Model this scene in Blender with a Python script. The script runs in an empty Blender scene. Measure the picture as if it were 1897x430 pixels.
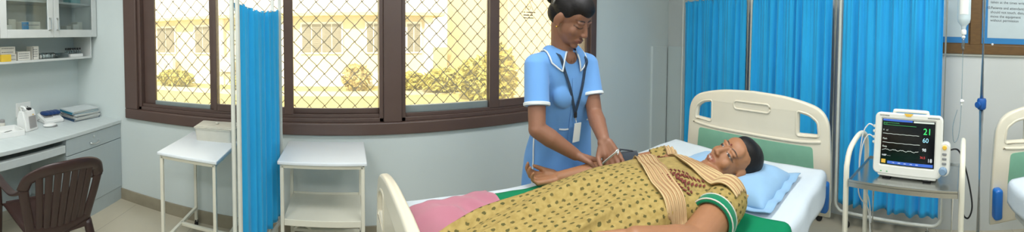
import bpy, bmesh, math, random
from mathutils import Vector, Matrix, Euler
from mathutils.bvhtree import BVHTree
random.seed(7)
R = math.radians
sc = bpy.context.scene
COL = sc.collection
# ------------------------------------------------------------------ camera, light, exposure
# the photograph is a hand-held cylindrical panorama taken at eye height
F_PX, YC, AZ, PITCH, ROLL, EYE = 612.9, 84.93, 0.4990, -0.0283, -0.0076, 1.5
cam = bpy.data.cameras.new('camera')
cam_ob = bpy.data.objects.new('camera', cam)
COL.objects.link(cam_ob)
cam.type = 'PANO'
cam.panorama_type = 'CENTRAL_CYLINDRICAL'
cam.central_cylindrical_range_u_min = -948.5 / F_PX
cam.central_cylindrical_range_u_max = 948.5 / F_PX
cam.central_cylindrical_range_v_min = (YC - 430) / F_PX
cam.central_cylindrical_range_v_max = YC / F_PX
cam.central_cylindrical_radius = 1.0
cam.clip_start = 0.02
cam_ob.matrix_world = (Matrix.Translation((0, 0, EYE)) @ Matrix.Rotation(-AZ, 4, 'Z') @ Matrix.Rotation(PITCH, 4, 'X')
                       @ Matrix.Rotation(ROLL, 4, 'Y') @ Matrix.Rotation(R(90), 4, 'X'))
sc.camera = cam_ob

world = bpy.data.worlds.new('sky')
sc.world = world
world.use_nodes = True
bg = world.node_tree.nodes['Background']
bg.inputs[0].default_value = (1.0, 0.985, 0.95, 1)
bg.inputs[1].default_value = 2.3

def lamp(name, kind, loc, rot, energy, color=(1, 1, 1), size=None, angle=None):
    l = bpy.data.lights.new(name, kind)
    l.energy = energy
    l.color = color
    if size:
        l.shape = 'RECTANGLE'
        l.size, l.size_y = size
    if angle is not None:
        l.angle = angle
    o = bpy.data.objects.new(name, l)
    COL.objects.link(o)
    o.location = loc
    o.rotation_euler = rot
    return o

lamp('sun', 'SUN', (0, 0, 20), (R(48), 0, R(-25)), 7.0, (1, 0.96, 0.86), angle=R(2))
for lx, ly, le in ((-1.3, 0.9, 32), (0.9, 0.7, 31), (-1.2, -1.2, 30), (0.9, -1.2, 35)):
    lamp('ceiling_lamp', 'AREA', (lx, ly, 2.86), (0, 0, 0), le, (0.97, 0.99, 1.0), size=(1.25, 0.5))

sc.view_settings.view_transform = 'Standard'
sc.view_settings.look = 'None'
sc.view_settings.exposure = 0.0
sc.view_settings.gamma = 1.0
sc.view_settings.use_curve_mapping = False
try:
    sc.cycles.use_denoising = True
    sc.cycles.max_bounces = 8
    sc.cycles.transparent_max_bounces = 16
    sc.cycles.sample_clamp_indirect = 6
except Exception:
    pass

# ------------------------------------------------------------------ materials
def srgb(r, g, b):
    f = lambda c: ((c / 255 + 0.055) / 1.055) ** 2.4 if c > 10.3 else c / 255 / 12.92
    return (f(r), f(g), f(b), 1)

def mat(name, rgb, rough=0.5, metal=0.0, var=0.06, scale=12.0, bump=0.0, bscale=60.0, spec=0.5, trans=0.0, emit=0.0, stretch=None, coat=0.0):
    m = bpy.data.materials.new(name)
    m.use_nodes = True
    nt = m.node_tree
    p = nt.nodes['Principled BSDF']
    c = srgb(*rgb)
    tc = nt.nodes.new('ShaderNodeTexCoord')
    mp = nt.nodes.new('ShaderNodeMapping')
    nt.links.new(tc.outputs['Object'], mp.inputs[0])
    if stretch:
        mp.inputs['Scale'].default_value = stretch
    n = nt.nodes.new('ShaderNodeTexNoise')
    n.inputs['Scale'].default_value = scale
    n.inputs['Detail'].default_value = 4
    nt.links.new(mp.outputs[0], n.inputs['Vector'])
    r = nt.nodes.new('ShaderNodeValToRGB')
    r.color_ramp.elements[0].position = 0.3
    r.color_ramp.elements[1].position = 0.7
    r.color_ramp.elements[0].color = tuple(max(0, x * (1 - var)) for x in c[:3]) + (1,)
    r.color_ramp.elements[1].color = tuple(min(1, x * (1 + var)) for x in c[:3]) + (1,)
    nt.links.new(n.outputs['Fac'], r.inputs[0])
    nt.links.new(r.outputs[0], p.inputs['Base Color'])
    p.inputs['Roughness'].default_value = rough
    p.inputs['Metallic'].default_value = metal
    p.inputs['Specular IOR Level'].default_value = spec
    p.inputs['Coat Weight'].default_value = coat
    if trans:
        p.inputs['Transmission Weight'].default_value = trans
    if emit:
        nt.links.new(r.outputs[0], p.inputs['Emission Color'])
        p.inputs['Emission Strength'].default_value = emit
    if bump:
        n2 = nt.nodes.new('ShaderNodeTexNoise')
        n2.inputs['Scale'].default_value = bscale
        n2.inputs['Detail'].default_value = 3
        nt.links.new(mp.outputs[0], n2.inputs['Vector'])
        b = nt.nodes.new('ShaderNodeBump')
        b.inputs['Strength'].default_value = bump
        b.inputs['Distance'].default_value = 0.01
        nt.links.new(n2.outputs['Fac'], b.inputs['Height'])
        nt.links.new(b.outputs[0], p.inputs['Normal'])
    return m

def glass_mat(name, rgb=(255, 255, 255), gloss=0.10, rough=0.02, glare_veil=0.0):
    m = bpy.data.materials.new(name)
    m.use_nodes = True
    nt = m.node_tree
    nt.nodes.remove(nt.nodes['Principled BSDF'])
    out = nt.nodes['Material Output']
    t = nt.nodes.new('ShaderNodeBsdfTransparent')
    t.inputs[0].default_value = srgb(*rgb)
    g = nt.nodes.new('ShaderNodeBsdfGlossy')
    g.inputs['Roughness'].default_value = rough
    mx = nt.nodes.new('ShaderNodeMixShader')
    fr = nt.nodes.new('ShaderNodeLayerWeight')
    fr.inputs[0].default_value = 0.25
    ad = nt.nodes.new('ShaderNodeMath')
    ad.operation = 'MULTIPLY_ADD'
    ad.inputs[1].default_value = 0.8
    ad.inputs[2].default_value = gloss
    nt.links.new(fr.outputs['Fresnel'], ad.inputs[0])
    nt.links.new(ad.outputs[0], mx.inputs[0])
    nt.links.new(t.outputs[0], mx.inputs[1])
    nt.links.new(g.outputs[0], mx.inputs[2])
    last = mx.outputs[0]
    if glare_veil:        # translucent mix added to imitate the glare that washes out the view outside
        tl = nt.nodes.new('ShaderNodeBsdfTranslucent')
        tl.inputs[0].default_value = srgb(255, 250, 238)
        m2 = nt.nodes.new('ShaderNodeMixShader')
        m2.inputs[0].default_value = glare_veil
        nt.links.new(last, m2.inputs[1])
        nt.links.new(tl.outputs[0], m2.inputs[2])
        last = m2.outputs[0]
    nt.links.new(last, out.inputs[0])
    return m

def cloth_mat(name, rgb, trl=0.25, var=0.08, rough=0.85, weave=900, stretch=None, scale=14):
    m = mat(name, rgb, rough=rough, var=var, scale=scale, bump=0.12, bscale=weave, spec=0.2, stretch=stretch)
    nt = m.node_tree
    p = nt.nodes['Principled BSDF']
    out = nt.nodes['Material Output']
    if trl:
        t = nt.nodes.new('ShaderNodeBsdfTranslucent')
        src = p.inputs['Base Color'].links[0].from_socket
        nt.links.new(src, t.inputs[0])
        mx = nt.nodes.new('ShaderNodeMixShader')
        mx.inputs[0].default_value = trl
        nt.links.new(p.outputs[0], mx.inputs[1])
        nt.links.new(t.outputs[0], mx.inputs[2])
        nt.links.new(mx.outputs[0], out.inputs[0])
    p.inputs['Sheen Weight'].default_value = 0.2
    return m

def band_mat(name, stops, axis=0, rough=0.8):
    """cloth whose dyed bands follow one object axis; stops = [(coordinate, rgb)]"""
    m = bpy.data.materials.new(name)
    m.use_nodes = True
    nt = m.node_tree
    p = nt.nodes['Principled BSDF']
    tc = nt.nodes.new('ShaderNodeTexCoord')
    sx = nt.nodes.new('ShaderNodeSeparateXYZ')
    nt.links.new(tc.outputs['Object'], sx.inputs[0])
    lo, hi = stops[0][0], stops[-1][0] + 0.5
    mr = nt.nodes.new('ShaderNodeMapRange')
    mr.inputs[1].default_value = lo
    mr.inputs[2].default_value = hi
    nt.links.new(sx.outputs[axis], mr.inputs[0])
    r = nt.nodes.new('ShaderNodeValToRGB')
    r.color_ramp.interpolation = 'CONSTANT'
    els = r.color_ramp.elements
    while len(els) > 1:
        els.remove(els[-1])
    els[0].position = 0
    els[0].color = srgb(*stops[0][1])
    for x, c in stops[1:]:
        e = els.new((x - lo) / (hi - lo))
        e.color = srgb(*c)
    nt.links.new(mr.outputs[0], r.inputs[0])
    n = nt.nodes.new('ShaderNodeTexNoise')
    n.inputs['Scale'].default_value = 30
    mx = nt.nodes.new('ShaderNodeMix')
    mx.data_type = 'RGBA'
    mx.blend_type = 'MULTIPLY'
    mx.inputs[0].default_value = 0.12
    nt.links.new(r.outputs[0], mx.inputs[6])
    nt.links.new(n.outputs['Color'], mx.inputs[7])
    nt.links.new(mx.outputs[2], p.inputs['Base Color'])
    p.inputs['Roughness'].default_value = rough
    p.inputs['Specular IOR Level'].default_value = 0.25
    return m

def tile_mat():
    m = bpy.data.materials.new('floor_tiles')
    m.use_nodes = True
    nt = m.node_tree
    p = nt.nodes['Principled BSDF']
    tc = nt.nodes.new('ShaderNodeTexCoord')
    b = nt.nodes.new('ShaderNodeTexBrick')
    b.offset = 0
    b.inputs['Color1'].default_value = srgb(199, 190, 168)
    b.inputs['Color2'].default_value = srgb(194, 186, 165)
    b.inputs['Mortar'].default_value = srgb(160, 152, 134)
    b.inputs['Scale'].default_value = 1
    b.inputs['Mortar Size'].default_value = 0.002
    b.inputs['Brick Width'].default_value = 0.6
    b.inputs['Row Height'].default_value = 0.6
    nt.links.new(tc.outputs['Object'], b.inputs['Vector'])
    n = nt.nodes.new('ShaderNodeTexNoise')
    n.inputs['Scale'].default_value = 4
    n.inputs['Detail'].default_value = 6
    nt.links.new(tc.outputs['Object'], n.inputs['Vector'])
    mx = nt.nodes.new('ShaderNodeMix')
    mx.data_type = 'RGBA'
    mx.blend_type = 'MULTIPLY'
    mx.inputs[0].default_value = 0.2
    nt.links.new(b.outputs['Color'], mx.inputs[6])
    nt.links.new(n.outputs['Fac'], mx.inputs[7])
    nt.links.new(mx.outputs[2], p.inputs['Base Color'])
    p.inputs['Roughness'].default_value = 0.28
    return m

def skin_mat(name):
    m = bpy.data.materials.new(name)
    m.use_nodes = True
    nt = m.node_tree
    p = nt.nodes['Principled BSDF']
    a = nt.nodes.new('ShaderNodeAttribute')
    a.attribute_name = 'Col'
    n = nt.nodes.new('ShaderNodeTexNoise')
    n.inputs['Scale'].default_value = 40
    mx = nt.nodes.new('ShaderNodeMix')
    mx.data_type = 'RGBA'
    mx.blend_type = 'MULTIPLY'
    mx.inputs[0].default_value = 0.15
    nt.links.new(a.outputs['Color'], mx.inputs[6])
    nt.links.new(n.outputs['Fac'], mx.inputs[7])
    nt.links.new(mx.outputs[2], p.inputs['Base Color'])
    p.inputs['Roughness'].default_value = 0.5
    p.inputs['Subsurface Weight'].default_value = 0.08
    p.inputs['Subsurface Radius'].default_value = (0.01, 0.004, 0.002)
    return m

def dress_mat():
    """cream-yellow cotton printed with small dark green leaf blots (pattern laid out on the cloth's UVs, in metres)"""
    m = bpy.data.materials.new('printed_cotton')
    m.use_nodes = True
    nt = m.node_tree
    L = nt.links.new
    p = nt.nodes['Principled BSDF']
    uv = nt.nodes.new('ShaderNodeUVMap')
    uv.uv_map = 'UVMap'
    mp = nt.nodes.new('ShaderNodeMapping')
    mp.inputs['Scale'].default_value = (31, 37, 1)
    L(uv.outputs[0], mp.inputs[0])
    nz = nt.nodes.new('ShaderNodeTexNoise')
    nz.noise_dimensions = '2D'
    nz.inputs['Scale'].default_value = 3.0
    nz.inputs['Detail'].default_value = 2
    L(mp.outputs[0], nz.inputs['Vector'])
    sub = nt.nodes.new('ShaderNodeVectorMath')
    sub.operation = 'MULTIPLY_ADD'
    sub.inputs[1].default_value = (0.32, 0.32, 0)
    L(nz.outputs['Color'], sub.inputs[0])
    L(mp.outputs[0], sub.inputs[2])
    v = nt.nodes.new('ShaderNodeTexVoronoi')
    v.voronoi_dimensions = '2D'
    v.inputs['Scale'].default_value = 1.0
    v.inputs['Randomness'].default_value = 0.38
    L(sub.outputs[0], v.inputs['Vector'])
    r = nt.nodes.new('ShaderNodeValToRGB')
    r.color_ramp.elements[0].position = 0.17
    r.color_ramp.elements[0].color = (0.85, 0.85, 0.85, 1)
    r.color_ramp.elements[1].position = 0.235
    r.color_ramp.elements[1].color = (0, 0, 0, 1)
    L(v.outputs['Distance'], r.inputs[0])
    base = nt.nodes.new('ShaderNodeTexNoise')
    base.inputs['Scale'].default_value = 1.6
    L(mp.outputs[0], base.inputs['Vector'])
    br = nt.nodes.new('ShaderNodeValToRGB')
    br.color_ramp.elements[0].position = 0.35
    br.color_ramp.elements[0].color = srgb(158, 135, 77)
    br.color_ramp.elements[1].position = 0.65
    br.color_ramp.elements[1].color = srgb(174, 151, 91)
    L(base.outputs['Fac'], br.inputs[0])
    mx = nt.nodes.new('ShaderNodeMix')
    mx.data_type = 'RGBA'
    L(r.outputs[0], mx.inputs[0])
    L(br.outputs[0], mx.inputs[6])
    dk = nt.nodes.new('ShaderNodeMix')
    dk.data_type = 'RGBA'
    dk.inputs[6].default_value = srgb(52, 64, 34)
    dk.inputs[7].default_value = srgb(84, 74, 40)
    L(v.outputs['Color'], dk.inputs[0])
    L(dk.outputs[2], mx.inputs[7])
    L(mx.outputs[2], p.inputs['Base Color'])
    p.inputs['Roughness'].default_value = 0.85
    p.inputs['Specular IOR Level'].default_value = 0.2
    return m

def stripe_mat(name, ca, cb, scale, axis='X', rot=0):
    m = bpy.data.materials.new(name)
    m.use_nodes = True
    nt = m.node_tree
    L = nt.links.new
    p = nt.nodes['Principled BSDF']
    uv = nt.nodes.new('ShaderNodeUVMap')
    uv.uv_map = 'UVMap'
    w = nt.nodes.new('ShaderNodeTexWave')
    w.bands_direction = axis
    w.inputs['Scale'].default_value = scale
    w.inputs['Distortion'].default_value = 0.15
    L(uv.outputs[0], w.inputs['Vector'])
    mx = nt.nodes.new('ShaderNodeMix')
    mx.data_type = 'RGBA'
    mx.inputs[6].default_value = srgb(*ca)
    mx.inputs[7].default_value = srgb(*cb)
    L(w.outputs['Fac'], mx.inputs[0])
    L(mx.outputs[2], p.inputs['Base Color'])
    p.inputs['Roughness'].default_value = 0.9
    b = nt.nodes.new('ShaderNodeBump')
    b.inputs['Strength'].default_value = 0.4
    b.inputs['Distance'].default_value = 0.004
    L(w.outputs['Fac'], b.inputs['Height'])
    L(b.outputs[0], p.inputs['Normal'])
    return m

M = {}
M['wall'] = mat('wall_paint', (210, 219, 217), rough=0.55, var=0.015, scale=3, bump=0.03, bscale=90)
M['wall_cream'] = mat('wall_paint_right', (211, 214, 211), rough=0.55, var=0.015, scale=3, bump=0.03, bscale=90)
M['ceiling'] = mat('ceiling_paint', (232, 234, 232), rough=0.8, var=0.01)
M['floor'] = tile_mat()
M['skirting'] = mat('skirting_tile', (150, 142, 122), rough=0.35, var=0.12, scale=9)
M['brown'] = mat('window_brown', (92, 73, 66), rough=0.38, var=0.06, scale=6, bump=0.03)
M['alu'] = mat('sash_aluminium', (150, 160, 158), rough=0.4, metal=0.3, var=0.04)
M['grille'] = mat('grille_wire', (70, 66, 62), rough=0.5, metal=0.3, var=0.1)
M['glass'] = glass_mat('window_glass', (255, 253, 244), 0.03, glare_veil=0.09)
M['tint_glass'] = glass_mat('overlapping_glass', (255, 249, 236), 0.05, glare_veil=0.14)
M['cab_glass'] = glass_mat('cabinet_glass', (246, 250, 250), 0.03)
M['laminate'] = mat('grey_laminate', (202, 210, 209), rough=0.4, var=0.03, scale=5, stretch=(1, 6, 6))
M['laminate_face'] = mat('grey_laminate_face', (176, 187, 189), rough=0.42, var=0.012, scale=5, stretch=(6, 6, 1))
M['cab_white'] = mat('cabinet_paint', (205, 209, 206), rough=0.45, var=0.03)
M['cab_inside'] = mat('cabinet_lining', (222, 226, 222), rough=0.6, var=0.03)
M['steel'] = mat('brushed_steel', (190, 192, 190), rough=0.22, metal=1.0, var=0.08, scale=10, stretch=(2, 60, 60))
M['enamel'] = mat('enamel_tray', (214, 209, 194), rough=0.35, var=0.04)
M['chrome'] = mat('chrome', (235, 237, 236), rough=0.28, metal=1.0, var=0.02)
M['trolley'] = mat('trolley_cream_paint', (226, 222, 204), rough=0.4, var=0.03, scale=8)
M['trolley_top'] = mat('trolley_top_paint', (226, 231, 234), rough=0.3, var=0.02, scale=6)
M['black'] = mat('black_rubber', (24, 24, 26), rough=0.6, var=0.1)
M['white'] = mat('white_plastic', (232, 233, 230), rough=0.4, var=0.02)
M['offwhite'] = mat('offwhite_plastic', (222, 221, 210), rough=0.4, var=0.02)
M['abs'] = mat('bed_cream_plastic', (219, 211, 190), rough=0.36, var=0.02, scale=6, coat=0.15)
M['bed_green'] = mat('bed_green_panel', (126, 176, 148), rough=0.45, var=0.05, scale=14)
M['bumper'] = mat('blue_bumper', (36, 110, 190), rough=0.35, var=0.05)
M['bedmetal'] = mat('bed_enamel', (214, 214, 206), rough=0.35, var=0.03)
M['chair'] = mat('brown_plastic', (56, 37, 34), rough=0.33, var=0.06, scale=20)
M['curtain'] = cloth_mat('blue_curtain', (52, 188, 248), trl=0.18, var=0.05, stretch=(1, 1, 0.2))
M['screen_paint'] = mat('screen_enamel', (212, 214, 204), rough=0.35, var=0.03)
M['sheet'] = cloth_mat('white_sheet', (208, 218, 225), trl=0, var=0.02)
M['pillow'] = cloth_mat('blue_pillowcase', (146, 184, 216), trl=0, var=0.03)
M['green_sheet'] = band_mat('green_bed_sheet', [(0.0, (4, 138, 92)), (0.585, (216, 232, 226)), (0.592, (2, 130, 86)), (1.32, (214, 230, 226))])
M['pink'] = cloth_mat('pink_cloth', (186, 122, 138), trl=0, var=0.06, scale=6)
M['piping'] = cloth_mat('white_piping', (224, 230, 232), trl=0)
M['uniform'] = cloth_mat('uniform_blue', (112, 164, 224), trl=0, var=0.04, scale=5)
M['navy'] = cloth_mat('navy_trousers', (36, 44, 66), trl=0)
M['hair'] = mat('black_hair', (24, 20, 20), rough=0.5, var=0.3, scale=30, stretch=(8, 1, 8), bump=0.15, bscale=40, spec=0.3)
M['skin_nurse'] = skin_mat('skin_deep_brown')
M['skin_patient'] = skin_mat('skin_warm_brown')
M['dress'] = dress_mat()
M['yoke'] = mat('embroidered_yoke', (162, 139, 80), rough=0.85, var=0.22, scale=45, bump=0.4, bscale=130)
M['band_green'] = cloth_mat('green_sleeve_band', (8, 124, 84), trl=0)
M['dupatta'] = stripe_mat('striped_dupatta', (206, 182, 134), (170, 130, 94), 4.6, 'Y')
M['motif'] = mat('red_motif', (112, 50, 40), rough=0.9, var=0.2, scale=60)
M['lanyard'] = mat('lanyard_weave', (44, 62, 84), rough=0.7, var=0.25, scale=90)
M['card'] = mat('id_card', (226, 226, 218), rough=0.3, var=0.02)
M['gold'] = mat('gold', (214, 170, 80), rough=0.25, metal=1.0, var=0.02)
M['cuff'] = cloth_mat('grey_cuff', (58, 64, 72), trl=0)
M['screen_glass'] = mat('monitor_glass', (10, 13, 18), rough=0.12, var=0.1, spec=0.6)
M['monitor'] = mat('monitor_shell', (226, 225, 216), rough=0.42, var=0.02)
M['wave_grey'] = mat('trace_grey', (190, 198, 190), emit=0.45, var=0.02)
M['wave_green'] = mat('trace_green', (50, 150, 80), emit=0.40, var=0.02)
M['led_green'] = mat('digit_green', (60, 220, 110), emit=0.50, var=0.02)
M['led_cyan'] = mat('digit_cyan', (150, 210, 230), emit=0.45, var=0.02)
M['led_blue'] = mat('panel_blue', (60, 100, 190), emit=0.35, var=0.05)
M['led_white'] = mat('panel_white', (220, 226, 230), emit=0.35, var=0.02)
M['led_red'] = mat('panel_red', (190, 60, 60), emit=0.6, var=0.02)
M['yellow'] = mat('yellow_plastic', (232, 186, 70), rough=0.4, var=0.03)
M['knob_blue'] = mat('blue_plastic', (30, 92, 170), rough=0.35, var=0.05)
M['knob_grey'] = mat('grey_blue_plastic', (120, 146, 170), rough=0.3, var=0.05)
M['print'] = mat('printed_ink', (60, 62, 66), rough=0.7, var=0.05)
M['print_soft'] = mat('printed_ink_grey', (130, 132, 132), rough=0.7, var=0.05)
M['wood'] = mat('notice_frame_wood', (104, 74, 34), rough=0.5, var=0.15, scale=6, stretch=(3, 3, 12))
M['poster_blue'] = mat('poster_blue', (40, 124, 184), rough=0.5, var=0.03)
M['poster_paper'] = mat('poster_paper', (190, 203, 206), rough=0.5, var=0.02)
M['clear'] = glass_mat('clear_plastic', (226, 236, 238), 0.12, 0.15)
M['saline'] = mat('milky_bottle', (204, 218, 222), rough=0.25, var=0.03)
M['card_white'] = mat('carton_white', (218, 216, 206), rough=0.6, var=0.04)
M['card_cream'] = mat('carton_cream', (206, 204, 192), rough=0.6, var=0.05)
M['card_yellow'] = mat('carton_yellow', (222, 186, 60), rough=0.6, var=0.05)
M['card_blue'] = mat('carton_blue', (70, 152, 204), rough=0.5, var=0.05)
M['card_teal'] = mat('carton_teal', (120, 178, 180), rough=0.5, var=0.05)
M['file_blue'] = mat('file_blue', (26, 112, 138), rough=0.45, var=0.08)
M['file_navy'] = mat('file_navy', (34, 66, 96), rough=0.45, var=0.08)
M['file_white'] = mat('file_white', (206, 212, 212), rough=0.4, var=0.04)
M['file_grey'] = mat('file_grey', (150, 148, 146), rough=0.5, var=0.06)
M['paper'] = mat('paper_edges', (218, 216, 206), rough=0.8, var=0.12, scale=90, stretch=(1, 1, 20))
M['cuff_blue'] = cloth_mat('navy_cuff', (34, 62, 112), trl=0)
M['facade'] = mat('facade_cream', (226, 214, 186), rough=0.9, var=0.04, scale=2)
M['facade_white'] = mat('facade_white', (240, 240, 238), rough=0.9, var=0.02, scale=2)
M['annex'] = mat('annex_cream', (226, 212, 180), rough=0.9, var=0.04, scale=2)
M['facade_yellow'] = mat('facade_yellow', (226, 206, 158), rough=0.9, var=0.05, scale=2)
M['shutter'] = mat('shutter_grey', (140, 136, 126), rough=0.6, var=0.1, scale=5)
M['lawn'] = mat('lawn_green', (186, 176, 116), rough=0.95, var=0.2, scale=8, bump=0.5, bscale=40)
M['leaf'] = mat('leaf_yellow_green', (178, 170, 92), rough=0.7, var=0.35, scale=7)
M['leaf_dry'] = mat('leaf_dry', (196, 178, 122), rough=0.8, var=0.3, scale=7)
M['path'] = mat('path_paving', (206, 196, 170), rough=0.9, var=0.08, scale=3)

# ------------------------------------------------------------------ helpers
WM = {}
def wmat(o):
    m = Matrix.LocRotScale(o.location, o.rotation_euler, o.scale)
    return wmat(o.parent) @ m if o.parent else m

def link_mesh(name, me, material, parent=None, smooth=False):
    o = bpy.data.objects.new(name, me)
    COL.objects.link(o)
    mats = material if isinstance(material, (list, tuple)) else [material]
    idx = [p.material_index for p in me.polygons] if len(mats) > 1 else None
    me.materials.clear()
    for m in mats:
        me.materials.append(m)
    if idx:
        me.polygons.foreach_set('material_index', idx)
    if parent:
        o.parent = parent
    if smooth:
        for p in me.polygons:
            p.use_smooth = True
    return o

def obj(name, bm, material, parent=None, smooth=False, world=True, base=None, auto=None):
    """one bmesh -> ONE mesh object; bm is in world coordinates (world=True) or in the parent's frame"""
    if world and parent is not None:
        bm.transform(wmat(parent).inverted())
    if parent is None and base is not None:
        bm.transform(Matrix.Translation(-Vector(base)))
    bmesh.ops.recalc_face_normals(bm, faces=bm.faces[:])
    me = bpy.data.meshes.new(name)
    bm.to_mesh(me)
    bm.free()
    o = link_mesh(name, me, material, parent, smooth)
    if parent is None and base is not None:
        o.location = base
    if auto:
        for p in me.polygons:
            p.use_smooth = True
        me.set_sharp_from_angle(angle=R(auto))
    return o

def tag(o, label, cat, group=None, kind=None):
    o['label'] = label
    o['category'] = cat
    if group:
        o['group'] = group
    if kind:
        o['kind'] = kind
    return o

def struct(o, label, cat):
    return tag(o, label, cat, kind='structure')

def thing(name, label, cat, loc=(0, 0, 0), rotz=0, group=None):
    o = bpy.data.objects.new(name, None)
    COL.objects.link(o)
    o.empty_display_size = 0.05
    o.location = loc
    o.rotation_euler = (0, 0, rotz)
    return tag(o, label, cat, group)

def copy_tree(o, parent=None):
    c = o.copy()
    COL.objects.link(c)
    c.parent = parent
    for ch in [x for x in bpy.data.objects if x.parent == o]:
        copy_tree(ch, c)
    return c

def B():
    return bmesh.new()

def box(bm, c, s, bevel=0.0, rot=None, seg=2):
    r = bmesh.ops.create_cube(bm, size=1.0)
    vs = r['verts']
    bmesh.ops.scale(bm, vec=Vector(s), verts=vs)
    if bevel:
        es = list({e for v in vs for e in v.link_edges})
        rr = bmesh.ops.bevel(bm, geom=es, offset=min(bevel, 0.45 * min(s)), segments=seg, affect='EDGES', profile=0.5)
        vs = list({v for f in rr['faces'] for v in f.verts} | {v for v in vs if v.is_valid})
    m = Matrix.Translation(Vector(c))
    if rot is not None:
        m = m @ (rot if isinstance(rot, Matrix) else Euler(rot).to_matrix().to_4x4())
    bmesh.ops.transform(bm, matrix=m, verts=vs)
    return bm

def mm(bm, a, b, bevel=0.0, seg=2):
    a, b = Vector(a), Vector(b)
    return box(bm, (a + b) / 2, (abs(b.x - a.x), abs(b.y - a.y), abs(b.z - a.z)), bevel, seg=seg)

def frame_at(d):
    d = Vector(d).normalized()
    up = Vector((0, 0, 1)) if abs(d.z) < 0.95 else Vector((0, 1, 0))
    x = d.cross(up).normalized()
    return x, x.cross(d).normalized(), d

def tube(bm, pts, r, n=10, closed=False, caps=True, flat=None):
    """round (or, with flat=(a,b,normal), elliptical) tube through pts; r may be a list"""
    pts = [Vector(p) for p in pts]
    N = len(pts)
    rs = r if isinstance(r, (list, tuple)) else [r] * N
    rings = []
    prev = None
    for i, p in enumerate(pts):
        if closed:
            d = pts[(i + 1) % N] - pts[i - 1]
        else:
            d = pts[min(i + 1, N - 1)] - pts[max(i - 1, 0)]
        if d.length < 1e-9:
            d = Vector((0, 0, 1))
        d.normalize()
        if prev is None:
            x, y, _ = frame_at(d)
        else:
            x = prev - d * prev.dot(d)
            if x.length < 1e-6:
                x, y, _ = frame_at(d)
            x.normalize()
            y = d.cross(x)
        prev = x
        ring = []
        for k in range(n):
            a = 2 * math.pi * k / n
            ring.append(bm.verts.new(p + (x * math.cos(a) + y * math.sin(a)) * rs[i]))
        rings.append(ring)
    for i in range(N if closed else N - 1):
        a, b = rings[i], rings[(i + 1) % N]
        for k in range(n):
            bm.faces.new((a[k], a[(k + 1) % n], b[(k + 1) % n], b[k]))
    if caps and not closed:
        bm.faces.new(list(reversed(rings[0])))
        bm.faces.new(rings[-1])
    return bm

def arc(c, r, a0, a1, n, ex, ey):
    c, ex, ey = Vector(c), Vector(ex), Vector(ey)
    return [c + ex * (r * math.cos(a0 + (a1 - a0) * i / n)) + ey * (r * math.sin(a0 + (a1 - a0) * i / n)) for i in range(n + 1)]

def smooth_path(pts, n=8, closed=False):
    pts = [Vector(p) for p in pts]
    out = []
    N = len(pts)
    rng = range(N) if closed else range(N - 1)
    for i in rng:
        if closed:
            p0, p1, p2, p3 = pts[i - 1], pts[i], pts[(i + 1) % N], pts[(i + 2) % N]
        else:
            p0, p1, p2, p3 = pts[max(i - 1, 0)], pts[i], pts[i + 1], pts[min(i + 2, N - 1)]
        for k in range(n):
            t = k / n
            out.append(0.5 * ((2 * p1) + (p2 - p0) * t + (2 * p0 - 5 * p1 + 4 * p2 - p3) * t * t + (3 * p1 - p0 - 3 * p2 + p3) * t ** 3))
    if not closed:
        out.append(pts[-1])
    return out

def lathe(bm, prof, c, n=24, axis=None):
    """prof = [(r, h)], spun about the axis through c"""
    c = Vector(c)
    ax = Vector(axis) if axis else Vector((0, 0, 1))
    x, y, d = frame_at(ax)
    rings = []
    for r, h in prof:
        if r < 1e-6:
            rings.append([bm.verts.new(c + d * h)])
        else:
            rings.append([bm.verts.new(c + d * h + (x * math.cos(2 * math.pi * k / n) + y * math.sin(2 * math.pi * k / n)) * r) for k in range(n)])
    for a, b in zip(rings, rings[1:]):
        for k in range(n):
            k2 = (k + 1) % n
            if len(a) == 1 and len(b) == 1:
                continue
            if len(a) == 1:
                bm.faces.new((a[0], b[k], b[k2]))
            elif len(b) == 1:
                bm.faces.new((a[k], a[k2], b[0]))
            else:
                bm.faces.new((a[k], a[k2], b[k2], b[k]))
    if len(rings[0]) > 1:
        bm.faces.new(list(reversed(rings[0])))
    if len(rings[-1]) > 1:
        bm.faces.new(rings[-1])
    return bm

def ellipsoid(bm, c, rad, rot=None, u=20, v=14):
    r = bmesh.ops.create_uvsphere(bm, u_segments=u, v_segments=v, radius=1.0)
    m = Matrix.Translation(Vector(c))
    if rot is not None:
        m = m @ rot.to_4x4()
    m = m @ Matrix.Diagonal((*rad, 1))
    bmesh.ops.transform(bm, matrix=m, verts=r['verts'])
    return bm

def limb(bm, p0, p1, r0, r1, n=16, flat=False):
    """tapered capsule between two joints (flat: without the round ends)"""
    p0, p1 = Vector(p0), Vector(p1)
    d = p1 - p0
    L = d.length
    prof = []
    if flat:
        prof = [(0, 0), (r0, 0), (r1, L), (0, L)]
    else:
        for i in range(6):
            a = math.pi / 2 * i / 5
            prof.append((r0 * math.sin(a), -r0 * math.cos(a)))
        for i in range(6):
            a = math.pi / 2 * i / 5
            prof.append((r1 * math.cos(a), L + r1 * math.sin(a)))
        prof[0] = (0, -r0)
        prof[-1] = (0, L + r1)
    return lathe(bm, prof, p0, n, d)

def prism(bm, pts, o, ex, ey, ez, depth):
    """closed 2-D outline pts in the plane (ex, ey) at o, extruded by depth along ez"""
    o, ex, ey, ez = Vector(o), Vector(ex), Vector(ey), Vector(ez)
    a = [bm.verts.new(o + ex * x + ey * y) for x, y in pts]
    b = [bm.verts.new(o + ex * x + ey * y + ez * depth) for x, y in pts]
    n = len(pts)
    bm.faces.new(a)
    bm.faces.new(list(reversed(b)))
    for i in range(n):
        bm.faces.new((a[i], b[i], b[(i + 1) % n], a[(i + 1) % n]))
    return bm

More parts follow.
